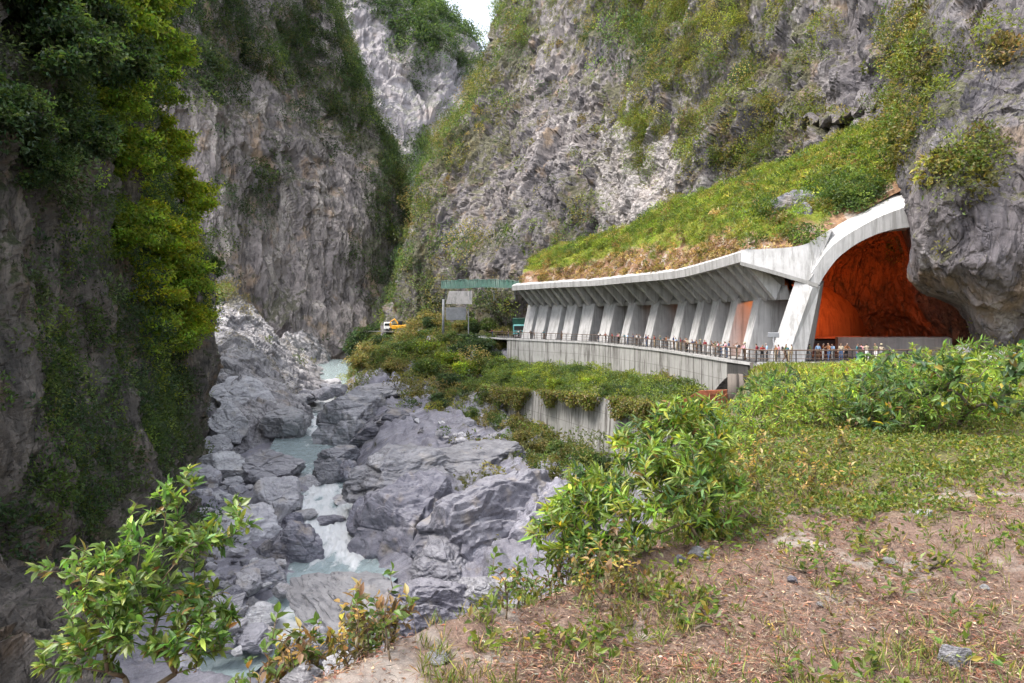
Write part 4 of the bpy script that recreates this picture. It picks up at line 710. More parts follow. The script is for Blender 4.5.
# hanging creepers over the lip of the lower wall
lv = Leaves()
for x, y, d in crom(np.array(lo_top, float), 260):
    k = .5+.9*float(fbm(np.array([x*.055, 0, 3.]), 2, 177)); 
    if k < .34: continue
    p = at(x, y, d); h = max(.4, 4.6*(k-.3)); n = int(46*h)
    u = RNG.uniform(0, 1, n)**1.4; Q = p+np.stack([RNG.normal(-.55, .35, n), RNG.normal(-.6, .3, n), .5-h*u], 1); lv.add(Q, RNG.normal(size=(n, 3))*.6+np.array([-.3, -.4, -.5]), .34*RNG.uniform(.6, 1.2, n), .2, shade(G_OLIVE+[(.18, .20, .03), (.13, .17, .03)], n))
o = link('hanging_creepers', lv.mesh('hanging_creepers')); tag(o, kind='stuff')
# ---------------------------------------------------------------- woody plants
def woody(base, tips, r0, sag=.12, ups=.35, seed=0):  # a branching frame that reaches every tip; returns bars and twig directions
    rng = random.Random(seed); base = np.asarray(base, float); nodes = [base]; par = [-1]; dep = [0.]; tipn = []
    for tpt in sorted([np.asarray(q, float) for q in tips], key=lambda q: np.linalg.norm(q-base)):
        A = np.array(nodes); dist = np.linalg.norm(A-tpt, axis=1)+.33*np.array(dep); j = int(np.argmin(dist)); a = nodes[j]; L = np.linalg.norm(tpt-a); k = max(1, min(4, int(L/(r0*9))+1)); last = j
        bend = np.array([rng.uniform(-1, 1), rng.uniform(-1, 1), rng.uniform(-.3, 1)])*L*sag
        for m in range(1, k+1):
            u = m/k; p = a*(1-u)+tpt*u+bend*math.sin(math.pi*u)+np.array([0, 0, ups*L*.35*math.sin(math.pi*u)*(1 if tpt[2] > a[2] else -.3)])
            nodes.append(p); par.append(last); dep.append(dep[last]+np.linalg.norm(p-nodes[last])); last = len(nodes)-1
        tipn.append(last)
    cnt = np.zeros(len(nodes))
    for i in tipn:
        j = i
        while j >= 0: cnt[j] += 1; j = par[j]
    rad = r0*np.maximum(.10, (cnt/cnt[0])**.55); mb = MB()
    for i in range(1, len(nodes)):
        if np.linalg.norm(nodes[i]-nodes[par[i]]) > 1e-4: mb.tube([nodes[par[i]], nodes[i]], [min(rad[par[i]], rad[i]*1.35), rad[i]], 6)
    dirs = np.array([unit(nodes[i]-nodes[par[i]]) for i in tipn]); return mb, np.array([nodes[i] for i in tipn]), dirs, nodes, par
def in_env(E, n, rng, shell=.35):           # n points inside a union of ellipsoids [(centre, radii)]
    v = np.array([e[1][0]*e[1][1]*e[1][2] for e in E]); v = v**.67/ (v**.67).sum(); out = []
    for i in rng.choice(len(E), n, p=v):
        d = unit(rng.normal(size=3)); out.append(np.asarray(E[i][0])+d*rng.uniform(shell, 1)**.5*np.asarray(E[i][1]))
    return out
def plant(name, base, E, ntips, r0, per, L, W, pal, label, cat, group=None, near=False, whorl=True, mat='leaf', spread=.0, tone=.25, parts=('crown', 'trunk'), bark='bark', droop=.2, along=0, seed=1, root=None):
    rng = np.random.default_rng(seed); mb, T, D, nodes, par = woody(base, in_env(E, ntips, rng), r0, seed=seed); t_ = thing(name, base, label, cat, group); lv = Leaves()
    for p, d in zip(T, D):
        n = max(3, int(per*RNG.uniform(.6, 1.4))); c = np.asarray(pal[RNG.integers(len(pal))])*math.exp(RNG.normal(0, tone))
        if whorl:
            a = RNG.uniform(0, 6.3, n); s1 = unit(np.cross(d, [.3, .2, 1.])); s2 = np.cross(d, s1); q = np.cos(a)[:, None]*s1+np.sin(a)[:, None]*s2
            P = p-d*RNG.uniform(0, 1.0, (n, 1))*L*1.1; lv.add(P, q*.8+d*RNG.uniform(.2, 1.2, (n, 1))+np.array([0, 0, -.05]), L*RNG.uniform(.35, 1.2, n), W*RNG.uniform(.55, 1.2, n), np.where(RNG.uniform(0, 1, (n, 1)) < .05, shade([(.22, .15, .04), (.16, .09, .04), (.3, .27, .04)], n), shade([c], n, .24)), near=near, droop=droop)
        else:
            P = p+RNG.normal(size=(n, 3))*spread*np.array([1, 1, .6]); lv.add(P, RNG.normal(size=(n, 3))+d*.5, L*RNG.uniform(.6, 1.2, n), W*RNG.uniform(.7, 1.2, n), shade([c], n, .2), near=near, droop=droop)
    mb.obj(parts[1], M[bark], t_, True); link(parts[0], lv.mesh(parts[0], mat, base), t_); return t_
def place(src, loc, sc, rz, label, group=None):
    c = copy_tree(src); c.location = [float(v) for v in loc]; c.scale = sc if isinstance(sc, tuple) else (sc, sc, sc); c.rotation_euler = (0, 0, rz); c['label'] = label
    if group: c['group'] = group
    return c
# ---------------------------------------------------------------- boulders
import bmesh
def ico(n):
    bm = bmesh.new(); bmesh.ops.create_icosphere(bm, subdivisions=n, radius=1); V = np.array([v.co[:] for v in bm.verts]); Fc = np.array([[v.index for v in f.verts] for f in bm.faces]); bm.free(); return V, Fc
IV, IF = ico(6)
def boulder_mesh(seed, cuts, mat, band=.05, rough=1., strat=(.3, .4, 1.)):
    rng = np.random.default_rng(seed); V = IV.copy()
    for k in range(cuts):
        n = unit(rng.normal(size=3)); d = rng.uniform(.52, .86); h = V@n-d; V = V-np.clip(h, 0, None)[:, None]*n*.94
    q = V+seed*3.7; nn = unit(V); st = unit(np.array(strat)); h = V@st
    w = h*7+1.6*fbm(q*1.1, 3, seed); dd = .10*fbm(q*1.2, 3, seed+1)+.035*ridged(q*3, 4, seed+2)+.016*fbm(q*9, 3, seed+3)+band*.5*vnoise(np.stack([w, w*0+1.3, w*0+.7], -1), seed+5)+band*.3*vnoise(np.stack([w*2.7, w*0+1.3, w*0+.7], -1), seed+6)
    b, e = blocks(q*1.5, seed+9); dd = dd+.07*b-.035*(1-sstep(0, .1, e)); V = V+nn*(dd*rough)[:, None]
    return mesh_np('boulder', V, IF, mat, smooth=False, attrs={'veg': np.clip(.05+.3*nn[:, 2]*fbm(q*1.5, 2, seed+7), 0, 1)})
def brock(name, dark):
    t = NT(name); p = t.pos(); o = t.n('TexCoord').outputs['Object']; r = t.n('ObjectInfo').outputs['Random']
    sv = t.n('Mapping', {'Vector': o, 'Scale': (.5, .6, 5.), 'Rotation': (.5, .4, 0)}).outputs[0]; b = t.noise(sv, 1.6, 7, .65, .8); n = t.noise(p, .9, 7, .65, .3); f = t.noise(p, 5., 8, .7)
    A, B, C, Dk = ((.225, .22, .255), (.145, .14, .172), (.36, .35, .385), (.045, .045, .058)) if dark else ((.42, .405, .425), (.31, .30, .325), (.56, .54, .555), (.13, .125, .14))
    c = t.mix(t.ramp(n, .35, .65), A, B); rr = t.n('MapRange', {'Value': t.math('FRACT', t.mul(r, 7.3)), 'To Min': .1, 'To Max': .75}).outputs[0]; c = t.mix(t.mul(t.ramp(b, .52, .64), rr), c, C); c = t.mix(t.mul(t.ramp(b, .46, .36), rr), c, Dk); c = t.mix(t.mul(t.ramp(t.noise(p, 2.2, 9, .72), .54, .62), .5), c, Dk); c = t.mix(t.mul(t.ramp(f, .55, .75), .4), c, Dk); c = t.mix(t.mul(t.ramp(f, .45, .3), .3), c, C)
    c = t.mix(t.mul(t.ramp(t.noise(p, .5, 3, .5), .56, .7), .45), c, (.40, .33, .25)); c = t.n('HueSaturation', {'Color': c, 'Value': t.n('MapRange', {'Value': r, 'To Min': .7, 'To Max': 1.2}).outputs[0], 'Saturation': t.n('MapRange', {'Value': t.math('FRACT', t.mul(r, 13.7)), 'To Min': .4, 'To Max': 1.1}).outputs[0]}).outputs[0]
    up = t.n('SeparateXYZ', {0: t.n('NewGeometry').outputs['Normal']}).outputs[2]; c = t.mix(t.mul(t.ramp(up, .6, 1.), .14), c, (.46, .44, .42))
    return t.fin(c, .8, t.bump(t.math('ADD', t.mul(f, .6), b), .10), .25)
M['bd'] = brock('dark_banded_boulder', True); M['bp'] = brock('pale_banded_boulder', False)
BD = [boulder_mesh(100+i, c, M['bd'], .07) for i, c in enumerate((9, 14, 18, 12))]; BP = [boulder_mesh(200+i, c, M['bp'], .05) for i, c in enumerate((9, 13, 18, 11))]
def rock(px, py, w, h, d, kind, label, rz=0., dep=None, name='boulder', group='boulders in the gorge', tilt=(0, 0)):
    me = (BD if kind[0] == 'd' else BP)[int(kind[1])]; o = link(name, me); o.location = at(px, py, d); s = w*d/F/1.6; o.scale = (s, (dep or .9)*s, h*d/F/1.6); o.rotation_euler = (tilt[0], tilt[1], rz); tag(o, label, 'boulder', group); return o
rock(296, 548, 58, 56, 62, 'd0', 'big rounded grey boulder standing at the left edge of the white rapids', .4)
rock(266, 560, 28, 42, 61, 'd1', 'narrow dark slab leaning on the big rounded boulder by the rapids', 1.2)
rock(262, 584, 62, 38, 55.5, 'd2', 'dark wedge shaped boulder below the big rounded one, pointing into the pool', .2)
rock(240, 536, 74, 66, 66, 'p1', 'large pale block with horizontal bands, left of the big rounded boulder', .5)
rock(282, 502, 46, 62, 76, 'p0', 'tall pale slab slanting towards the water above the banded block', 1., tilt=(0, .35))
rock(291, 524, 22, 20, 70, 'd3', 'grey wedge between the slanting slab and the rapids', .3)
rock(265, 467, 64, 32, 88, 'p2', 'wide flat topped pale boulder beside the upper pool', .2)
rock(226, 470, 56, 34, 86, 'p3', 'pale angular boulder left of the flat topped one', 2.)
rock(203, 480, 40, 32, 82, 'p1', 'pale boulder tucked against the dark left wall', 1.4)
rock(215, 448, 36, 28, 104, 'p0', 'pale rock at the foot of the white water worn slope', .8)
rock(217, 504, 40, 22, 76, 'p2', 'low pale rock behind the banded block', 2.6)
rock(325, 474, 25, 24, 86, 'd1', 'dark cube like boulder in the middle of the stream', .6)
rock(346, 475, 26, 24, 87, 'd2', 'black wet boulder right beside the cube like one in the stream', 1.5)
rock(309, 482, 20, 13, 85, 'p3', 'small tan boulder left of the dark cube like one', .2)
rock(349, 500, 44, 15, 79, 'p2', 'low tan slab with white water running over it', .1)
rock(304, 515, 26, 10, 72, 'p1', 'flat brown rock breaking the surface above the rapids', .5)
rock(331, 519, 26, 8, 71, 'd0', 'flat dark rock awash in the middle of the rapids', 1.)
rock(336, 458, 44, 22, 96, 'd3', 'pale blue grey slab on the right shore of the upper pool', .4)
rock(368, 610, 150, 48, 47.5, 'd2', 'broad striped slab with grassy cracks at the bottom of the river bank', -.35, .8, tilt=(.1, .28))
rock(424, 604, 86, 56, 46.5, 'd1', 'striped tilted block at the right end of the broad slab', .9, tilt=(.2, .25))
rock(318, 640, 50, 34, 44.5, 'd0', 'striped rock at the lower left end of the broad slab', .2, tilt=(.1, .2))
rock(480, 594, 60, 38, 48, 'd0', 'grey boulder just beyond the edge of the bare soil', .5)
rock(512, 614, 40, 30, 46.5, 'd3', 'grey rock half hidden by weeds below the terrace edge', .5)
rock(362, 524, 34, 44, 67, 'd2', 'dark undercut block at the right edge of the rapids', .7)
rock(402, 528, 108, 96, 64, 'd3', 'massive blue grey outcrop with a dark face over the rapids', .5, .9)
rock(486, 532, 168, 116, 62, 'd1', 'huge folded blue grey rock in the centre of the right bank', .9, .6)
rock(566, 545, 150, 130, 60, 'd0', 'great grey rock face behind the leafy shrub', .2, .6)
rock(440, 570, 90, 52, 56, 'd2', 'dark sloping slab at the foot of the huge folded rock', 1.9, .7)
rock(396, 484, 120, 60, 74, 'd2', 'flat layered shelf above the undercut rocks', 1.4, .9)
rock(462, 472, 130, 54, 78, 'd3', 'smooth grey shelf in the middle of the right bank', .3, .9)
rock(350, 425, 76, 62, 112, 'd3', 'dark faced rock closing the upper pool on the right', .55, .8)
rock(400, 432, 100, 50, 106, 'd0', 'layered grey ledge right of the dark faced rock', .4, .8)
rock(389, 392, 46, 22, 128, 'p0', 'round topped pale boulder below the bushes of the right bank', .3)
rock(462, 434, 36, 26, 95, 'd2', 'tilted slab among loose stones near the lower wall', .7)
rock(500, 458, 44, 24, 86, 'd0', 'dark low rock amid shrubs below the lower wall', .2)
rock(492, 448, 30, 14, 92, 'p1', 'small angular rock right of the tilted slab', 1.)
rock(792, 219, 66, 52, 81.2, 'd3', 'lone dark rock lying in the grass above the arch', .4, .8)
rock(1000, 366, 40, 40, 63.5, 'p1', 'pale pointed rock at the right end of the short railing', .4); rock(965, 352, 14, 18, 68, 'p0', 'small pale rock behind the tunnel railing', .4)
rock(240, 400, 60, 44, 124, 'p3', 'bulging pale rock on the water worn slope', .5); rock(285, 425, 50, 40, 116, 'p1', 'rounded pale buttress above the upper pool', 1.1); rock(224, 425, 44, 40, 113, 'p2', 'fluted pale buttress at the slope foot beside the dark wall', 2.)
rock(150, 678, 90, 40, 42.5, 'p3', 'pale rock low down beneath the glossy shrub', .7); rock(90, 664, 80, 46, 43.5, 'd3', 'shadowed rock at the foot of the dark wall behind the glossy shrub', 1.1); rock(28, 650, 90, 70, 42, 'd0', 'big shadowed boulder at the lower left corner', .4); rock(205, 640, 40, 44, 45.5, 'p1', 'upright pale rock right of the glossy shrub', 2.2)
# cobbles and smaller blocks along the left shore: individuals
SP = ['by the banded block', 'below the dark wedge', 'beside the big rounded boulder', 'at the foot of the dark wall', 'by the lower stream']
rg = random.Random(9); cob = []
for k in range(110):
    y = rg.uniform(492, 668); lo = 203; hi = 262 if y < 560 else (285 if y < 600 else 268); px = rg.uniform(lo, hi); d = 20.*F/(y-HY); x = (px-512)/F*d
    z = float(ground_z(np.array([x]), np.array([d]))[0][0]); s = rg.uniform(.25, .62)*(2.1 if rg.random() < .22 else 1); cob.append((x, d, z+s*.25, s, px, y))
for k in range(70):
    px = rg.uniform(300, 336); y = rg.uniform(378, 408); d = (-zriv(180)+.0)*F/(y-HY); x = (px-512)/F*d; z = float(ground_z(np.array([x]), np.array([d]))[0][0]); s = rg.uniform(.8, 2.2); cob.append((x, d, z+s*.2, s, px, y))
for k in range(60):
    px = rg.uniform(420, 520); y = rg.uniform(418, 470); d = np.interp(y, [418, 470], [104, 84])+rg.uniform(-3, 3); x = (px-512)/F*d; z = float(ground_z(np.array([x]), np.array([d]))[0][0]); s = rg.uniform(.25, .9); cob.append((x, d, z+s*.3, s, px, y))
def zone(px, y):
    if y < 415 and px < 340: return 'in the far narrows of the stream'
    if px > 400: return 'on the talus below the lower wall'
    return 'on the shore under the banded block' if y < 560 else ('beside the dark wedge boulder' if y < 600 else 'by the lower stream at the shore')
for k, (x, d, z, s, px, y) in enumerate(cob):
    o = link('stone', (BP if k % 3 else BD)[k % 4]); o.location = (x, d, z); o.scale = (s*rg.uniform(.8, 1.3), s*rg.uniform(.8, 1.2), s*rg.uniform(.5, .9)); o.rotation_euler = (rg.uniform(-.4, .4), rg.uniform(-.4, .4), rg.uniform(0, 6))
    zn = zone(px, y); tag(o, f'loose {"pale" if k % 3 else "dark"} grey stone {zn}', 'stone', f'loose {"pale" if k % 3 else "dark"} stones {zn}')
# ---------------------------------------------------------------- trees and bushes with labels that say which
QUEUE = []                                  # (object, tint, kind, where, px): labels are written at the end, counted from the left
def q_label(o, tint, kind, where, px): QUEUE.append((o, tint, kind, where, px))
def hill_z(sheet, px, py):
    sh = SHEETS[sheet]; i = np.argmin((sh['px']-px)**2+(sh['py']-py)**2+np.where(sh['P'][..., 1] > 1, 0, 1e9)); return sh['P'].reshape(-1, 3)[i], sh['N'].reshape(-1, 3)[i]
def far_bush(pal, seed, tall=1.): 
    return plant('bush', (0, 0, 0), [((0, 0, .75*tall), (.85, .85, .6*tall)), ((.5, .2, .5), (.5, .5, .4)), ((-.5, -.2, .55), (.5, .5, .4)), ((.1, -.5, .5), (.5, .4, .4))], 60, .06, 38, .17, .09, pal, 'x', 'bush', whorl=False, spread=.17, seed=seed, tone=.3)
BUSH = {'dark green': far_bush(G_DARK, 11), 'mid green': far_bush(G_MID, 12), 'olive': far_bush(G_OLIVE, 13), 'yellow green': far_bush(G_YEL, 14)}
ORIG = set()
def put_bush(tint, base, r, kind, where, px, squash=1.):
    s = BUSH[tint]
    if tint not in ORIG: ORIG.add(tint); o = s; o.location = base; o.scale = (r, r, r*squash); o.rotation_euler = (0, 0, rg.uniform(0, 6))
    else: o = place(s, base, (r, r, r*squash), rg.uniform(0, 6), '')
    q_label(o, tint, kind, where, px)
bank = [(352, 345, 3.4, 0), (362, 332, 3.2, 0), (372, 350, 3., 2), (382, 342, 2.6, 0), (366, 362, 2.8, 2), (384, 362, 2.6, 1), (398, 352, 2.8, 0), (410, 342, 3., 2), (424, 338, 2.8, 1), (412, 360, 3., 1), (396, 372, 2.4, 2), (430, 355, 3., 3), (440, 345, 2.4, 1), (448, 362, 3., 3), (428, 374, 2.8, 1),
        (460, 350, 2.6, 0), (470, 340, 2.8, 0), (482, 346, 2.4, 0), (466, 368, 2.6, 3), (484, 366, 2.6, 1), (494, 352, 2., 0), (500, 370, 2.4, 1), (448, 385, 2.4, 0), (462, 386, 1.9, 0), (440, 398, 1.7, 0), (420, 390, 2., 2), (405, 382, 1.8, 2), (378, 326, 2.4, 0), (352, 330, 3., 0), (418, 326, 2.4, 2), (430, 318, 2.4, 2), (342, 360, 2.4, 2)]
TN = ['dark green', 'mid green', 'olive', 'yellow green']
for px, py, r, k in bank:
    p, n = hill_z('ground', px, py+5); put_bush(TN[k], p-np.array([0, 0, .3]), r*1.2*p[1]/165, 'bush', 'on the right bank below the road sign' if px > 405 else 'on the right bank below the small truck', px, .85)
for px, py, r, k in ((508, 386, 1.6, 1), (520, 378, 1.4, 3), (536, 388, 1.5, 1), (556, 388, 1.3, 3), (577, 375, 1.1, 0), (590, 386, 1.2, 3), (608, 380, .9, 0), (632, 388, 1.2, 1), (655, 386, 1.5, 2), (668, 388, 1.7, 2), (682, 396, 1.5, 1), (700, 400, 1.3, 1), (625, 398, 1.2, 0), (612, 402, 1.3, 1)):
    p, n = hill_z('ledge', px, py); put_bush(TN[k], p-np.array([0, 0, .1]), r, 'bush', 'on the ledge under the tall stained wall', px)
for px, py, r, k in ((430, 331, 2.6, 0), (446, 330, 2.3, 1), (460, 329, 2.2, 2), (474, 329, 2.2, 0), (488, 329, 2., 1), (500, 329, 1.8, 2), (438, 327, 2.4, 2), (468, 326, 2.2, 1)):
    p, n = hill_z('ground', px, py); put_bush(TN[k], p-np.array([0, 0, .3]), r, 'bush', 'under the green awning', px)
for px, py, r, k in ((455, 345, 2.2, 1), (472, 348, 2.1, 0), (488, 345, 2., 1), (500, 346, 1.7, 2), (480, 356, 2., 1), (497, 360, 1.8, 3)):
    p, n = hill_z('ground', px, py); put_bush(TN[k], p-np.array([0, 0, .2]), r, 'bush', 'beside the left end of the tall stained wall', px)
for px, py, r, k in ((540, 452, 1.5, 2), (560, 460, 1.7, 1), (585, 466, 1.6, 1), (602, 470, 1.5, 0), (520, 450, 1.1, 2), (470, 425, 1.2, 1), (440, 412, 1.3, 0), (575, 480, 1.1, 2)):
    p, n = hill_z('ground', px, py); put_bush(TN[k], p-np.array([0, 0, .1]), r, 'bush', 'at the foot of the lower stained wall', px)
# trees clinging to the dark left wall
def wall_tree(pal, seed): return plant('tree', (0, 0, 0), [((1.2, -.4, 1.6), (1.3, 1.3, .6)), ((.0, .5, 2.3), (1.2, 1.1, .5)), ((2.4, -.7, .6), (1., 1., .45)), ((.9, -1.2, 2.9), (.8, .8, .4)), ((2.2, .6, 1.9), (.8, .7, .3)), ((.6, 1.5, .9), (.9, .8, .35)), ((1.6, -1.6, -.2), (.7, .8, .4))], 150, .13, 42, .27, .16, pal, 'x', 'tree', whorl=False, mat='leaf_thin', spread=.27, seed=seed, tone=.3)
TREE = {'yellow green': wall_tree(G_YEL, 31), 'bright green': wall_tree([(.15, .215, .03), (.125, .19, .03), (.19, .24, .033)], 32), 'dark green': wall_tree(G_DARK+G_MID[:1], 33)}
wt = [(150, 95, 2.8, 1), (120, 40, 3., 1), (172, 150, 2.3, 0), (128, 165, 2.2, 1), (150, 205, 2.3, 0), (186, 205, 2.3, 0), (160, 250, 2.3, 0), (132, 240, 2., 1), (178, 285, 2.2, 1), (150, 300, 2.1, 0), (186, 330, 2., 0), (160, 345, 2.1, 1), (175, 375, 1.9, 0), (200, 365, 1.5, 1), (196, 300, 1.8, 0), (110, 110, 2., 1), (70, 150, 1.7, 2), (50, 60, 2., 2), (95, 70, 2.3, 2), (30, 20, 2., 2), (15, 130, 1.5, 2), (120, 0, 2.8, 1), (165, 50, 3., 1), (205, 270, 1.7, 2), (40, 170, 1.2, 2), (75, 20, 2.2, 2), (150, 0, 3., 1), (88, 120, 1.8, 1), (150, 400, 1.4, 2)]
to = set()
for px, py, r, k in wt:
    p, n = hill_z('cliff_left', px-6, py+10); tn = ['yellow green', 'bright green', 'dark green'][k]; s = TREE[tn]
    if tn not in to: to.add(tn); o = s; o.location = p; o.scale = (r*.78,)*3; o.rotation_euler = (0, 0, rg.uniform(-1.2, .3))
    else: o = place(s, p, r*.78, rg.uniform(-1.2, .3), '')
    q_label(o, tn, 'tree', 'high on the dark left wall' if py < 110 else ('overhanging the middle of the dark left wall' if py < 270 else 'at the lower lip of the dark left wall'), px)
# bushes behind the terrace
def near_bush(pal, seed, L=.13, W=.032, tips=110, per=10): return plant('bush', (0, 0, 0), [((0, 0, .62), (.75, .7, .42)), ((.5, .1, .45), (.45, .45, .35)), ((-.5, 0, .5), (.45, .45, .38)), ((0, -.4, .35), (.5, .35, .3))], tips, .022, per, L, W, pal, 'x', 'bush', near=True, seed=seed, bark='twig', tone=.22)
N_Y = [(.18, .25, .03), (.15, .22, .03), (.22, .25, .04)]; N_M = [(.115, .18, .03), (.135, .20, .032), (.09, .15, .03)]; N_D = [(.07, .125, .045), (.085, .135, .045), (.055, .10, .035)]
NB = {'light green': near_bush(N_Y, 51), 'mid green': near_bush(N_M, 52), 'deep green': near_bush(N_D, 53, .16, .045)}
row = [(745, 11.5, .75, 1), (772, 11.8, .82, 1), (800, 11.2, .8, 0), (828, 11.0, .85, 0), (856, 10.6, .88, 1), (880, 10.4, .88, 2), (908, 10.4, .9, 1), (934, 10.2, .95, 1), (962, 10.6, .95, 0), (990, 10.8, .95, 0), (1018, 10.9, 1.0, 0), (1050, 11, 1.1, 1),
       (735, 14, .75, 2), (765, 14.5, .9, 2), (795, 15, .95, 0), (830, 14.4, 1., 0), (865, 14, 1.1, 0), (900, 14, 1.25, 0), (935, 14.4, 1.3, 0), (970, 14, 1.25, 1), (1005, 14.2, 1.15, 0), (880, 12.5, 1., 1), (850, 12.8, .95, 0), (915, 12.3, 1.1, 2), (1035, 13, 1.1, 0), (785, 12.9, .85, 2), (815, 12.6, .9, 1), (756, 10.4, .7, 0),
       (775, 19, .75, 1), (805, 20, .85, 0), (840, 20, 1.0, 0), (885, 19.5, 1.35, 0), (930, 20, 1.45, 0), (980, 19, 1.4, 1), (1030, 19, 1.3, 0), (748, 20, .6, 2), (715, 16, .7, 1), (705, 11.4, .62, 2), (722, 9.6, .6, 1), (690, 12.5, .7, 1), (742, 9.2, .5, 0),
       (860, 30, 1.0, 0), (905, 30, 1.3, 0), (950, 30, 1.3, 0), (1000, 29, 1.4, 0), (880, 44, 1.15, 0), (930, 45, 1.4, 0), (985, 44, 1.5, 1), (1030, 44, 1.9, 1)]
no = set()
for px, d, r, k in row:
    x = (px-512)/F*d; z = float(ground_z(np.array([x]), np.array([d]))[0][0]); tn = ['light green', 'mid green', 'deep green'][k]; s = NB[tn]; r *= rg.uniform(.78, 1.15); rz = rg.uniform(0, 6.28)
    if tn not in no: no.add(tn); o = s; o.location = (x, d, z-.04); o.scale = (r, r, r*.95); o.rotation_euler = (0, 0, rz)
    else: o = place(s, (x, d, z-.04), (r, r, r*.95), rz, '')
    q_label(o, tn, 'bush', 'in the front row behind the bare ground' if d < 13 else ('in the second row behind the bare ground' if d < 17 else ('before the short railing' if d < 25 else 'on the slope close to the tunnel mouth')), px)
# the leafy bush in the centre right, the shrub at the lower left, the broad-leaved sapling at the right edge
b0 = (1.42, 5.55, -1.72)
def ev(px, py, d, rx, ry, rz): return (at(px, py, d), (rx*d/F, ry, rz*d/F))
plant('shrub', b0, [ev(690, 440, 5.9, 45, .5, 45), ev(650, 485, 5.5, 60, .5, 45), ev(600, 515, 5.2, 55, .35, 34), ev(585, 490, 5.3, 36, .3, 24), ev(715, 500, 5.7, 30, .4, 40), ev(570, 505, 5.1, 30, .25, 24), ev(585, 548, 5., 45, .3, 24), ev(550, 535, 4.9, 24, .2, 20), ev(640, 440, 5.9, 28, .3, 20), ev(690, 412, 6., 30, .3, 20), ev(690, 470, 6.0, 50, .5, 55)], 600, .02, 15, .108, .025, N_M+[(.16, .22, .03), (.20, .24, .03)]+N_D[:1], 'leafy green shrub with slender pointed leaves at the edge of the bare ground', 'shrub', near=True, mat='leaf_gloss', parts=('crown', 'stem'), bark='twig', seed=61, tone=.25)
bl = at(140, 790, 4.5)
plant('shrub', bl, [ev(150, 520, 4.6, 32, .3, 34), ev(120, 580, 4.5, 55, .3, 40), ev(70, 560, 4.5, 34, .2, 16), ev(185, 560, 4.7, 40, .3, 40), ev(230, 520, 4.8, 24, .2, 20), ev(160, 620, 4.5, 55, .3, 30), ev(100, 610, 4.4, 40, .25, 40), ev(80, 655, 4.4, 45, .25, 20), ev(190, 625, 4.6, 45, .3, 40), ev(180, 485, 4.7, 20, .2, 14)], 320, .022, 11, .088, .037, [(.10, .175, .035), (.13, .20, .04), (.08, .14, .03), (.16, .22, .055)], 'glossy green shrub with oval leaves in front of the dark left wall', 'shrub', near=True, mat='leaf_gloss', parts=('crown', 'stem'), bark='twig', seed=62, tone=.22)
bs = (6.15, 10.4, -1.75)
plant('sapling', bs, [ev(985, 372, 9.6, 40, .5, 18), ev(940, 362, 10, 40, .4, 14), ev(1005, 395, 9.5, 30, .4, 20), ev(895, 358, 10.2, 35, .3, 8), ev(950, 395, 9.8, 30, .3, 16), ev(1030, 360, 9.5, 30, .4, 20)], 75, .028, 7, .15, .085, N_D+N_M[:1]+[(.10, .15, .08)], 'broad leaved sapling leaning left over the bushes at the right edge', 'sapling', near=True, parts=('crown', 'stem'), bark='bark', seed=63, droop=.45, tone=.2)
# ---------------------------------------------------------------- ground cover, litter, weeds, sticks and stones on the terrace
def gpts(n, dmin, dmax, p0, p1, pw=1.6):
    u = RNG.uniform(0, 1, n); d = (dmin**(1-pw)+u*(dmax**(1-pw)-dmin**(1-pw)))**(1/(1-pw)); px = RNG.uniform(p0, p1, n); x = (px-512)/F*d; z, nr = ground_z(x, d); k = (nr > .95) & (x > edge_x(d)-.9); return np.stack([x, d, z], 1)[k], px[k]
def dens_keep(P, f): return RNG.uniform(0, 1, len(P)) < f
P, px = gpts(150000, 2.9, 13, 280, 1060, 1.9); f = np.clip(.35+.9*fbm(P*np.array([.9, .9, 0])*1.2, 3, 201)+.15, .05, 1)*np.where(P[:, 1] > 7.5, .5, 1); P = P[dens_keep(P, f)]; n = len(P); lv = Leaves()
D = RNG.normal(size=(n, 3)); D[:, 2] = np.abs(D[:, 2])*.18; big = RNG.uniform(0, 1, n) < .14
lv.add(P+np.array([0, 0, .006]), D, np.where(big, .032, .062)*RNG.uniform(.4, 1.4, n), np.where(big, .016, .0035), shade([(.16, .095, .065), (.12, .072, .05), (.23, .15, .10), (.33, .26, .18), (.08, .05, .04), (.22, .105, .07)], n, .3), up=1.2)
o = link('leaf_litter', lv.mesh('leaf_litter', 'leaf_dry')); tag(o, kind='stuff')
P, px = gpts(60000, 3.0, 12, 470, 1060, 1.3); g = sstep(4.9, 8.6, P[:, 1]+1.3*fbm(P*1.1, 3, 7)-.0015*(px-760))*.95+.13*sstep(.1, .5, fbm(P*np.array([1.7, 1.7, 0]), 3, 202)); P = P[dens_keep(P, np.clip(g, 0, 1)*np.clip(.6+.9*fbm(P*3., 2, 203), .1, 1))]; n = len(P); lv = Leaves()
for k in range(3):
    D = RNG.normal(size=(n, 3)); D[:, 2] = np.abs(D[:, 2])*.6+.25; h = RNG.uniform(.0, .09, (n, 1))*np.array([0, 0, 1.]); lv.add(P+h+RNG.normal(size=(n, 3))*np.array([.02, .02, 0]), D, .055*RNG.uniform(.5, 1.4, n), .028, shade([(.10, .14, .022), (.13, .15, .025), (.075, .115, .02), (.17, .16, .04)], n, .28))
o = link('ground_cover', lv.mesh('ground_cover')); tag(o, kind='stuff')
P, px = gpts(9000, 30, 66, 745, 900, 1.2); n = len(P); lv = Leaves()
for k in range(3): D = RNG.normal(size=(n, 3))*.5+np.array([0, 0, 1]); lv.add(P+RNG.normal(size=(n, 3))*.15*np.array([1, 1, 0]), D, .45*RNG.uniform(.5, 1.3, n), .09, shade([(.13, .17, .02), (.16, .19, .025), (.17, .15, .05)], n, .25))
o = link('grass', lv.mesh('grass')); tag(o, kind='stuff')
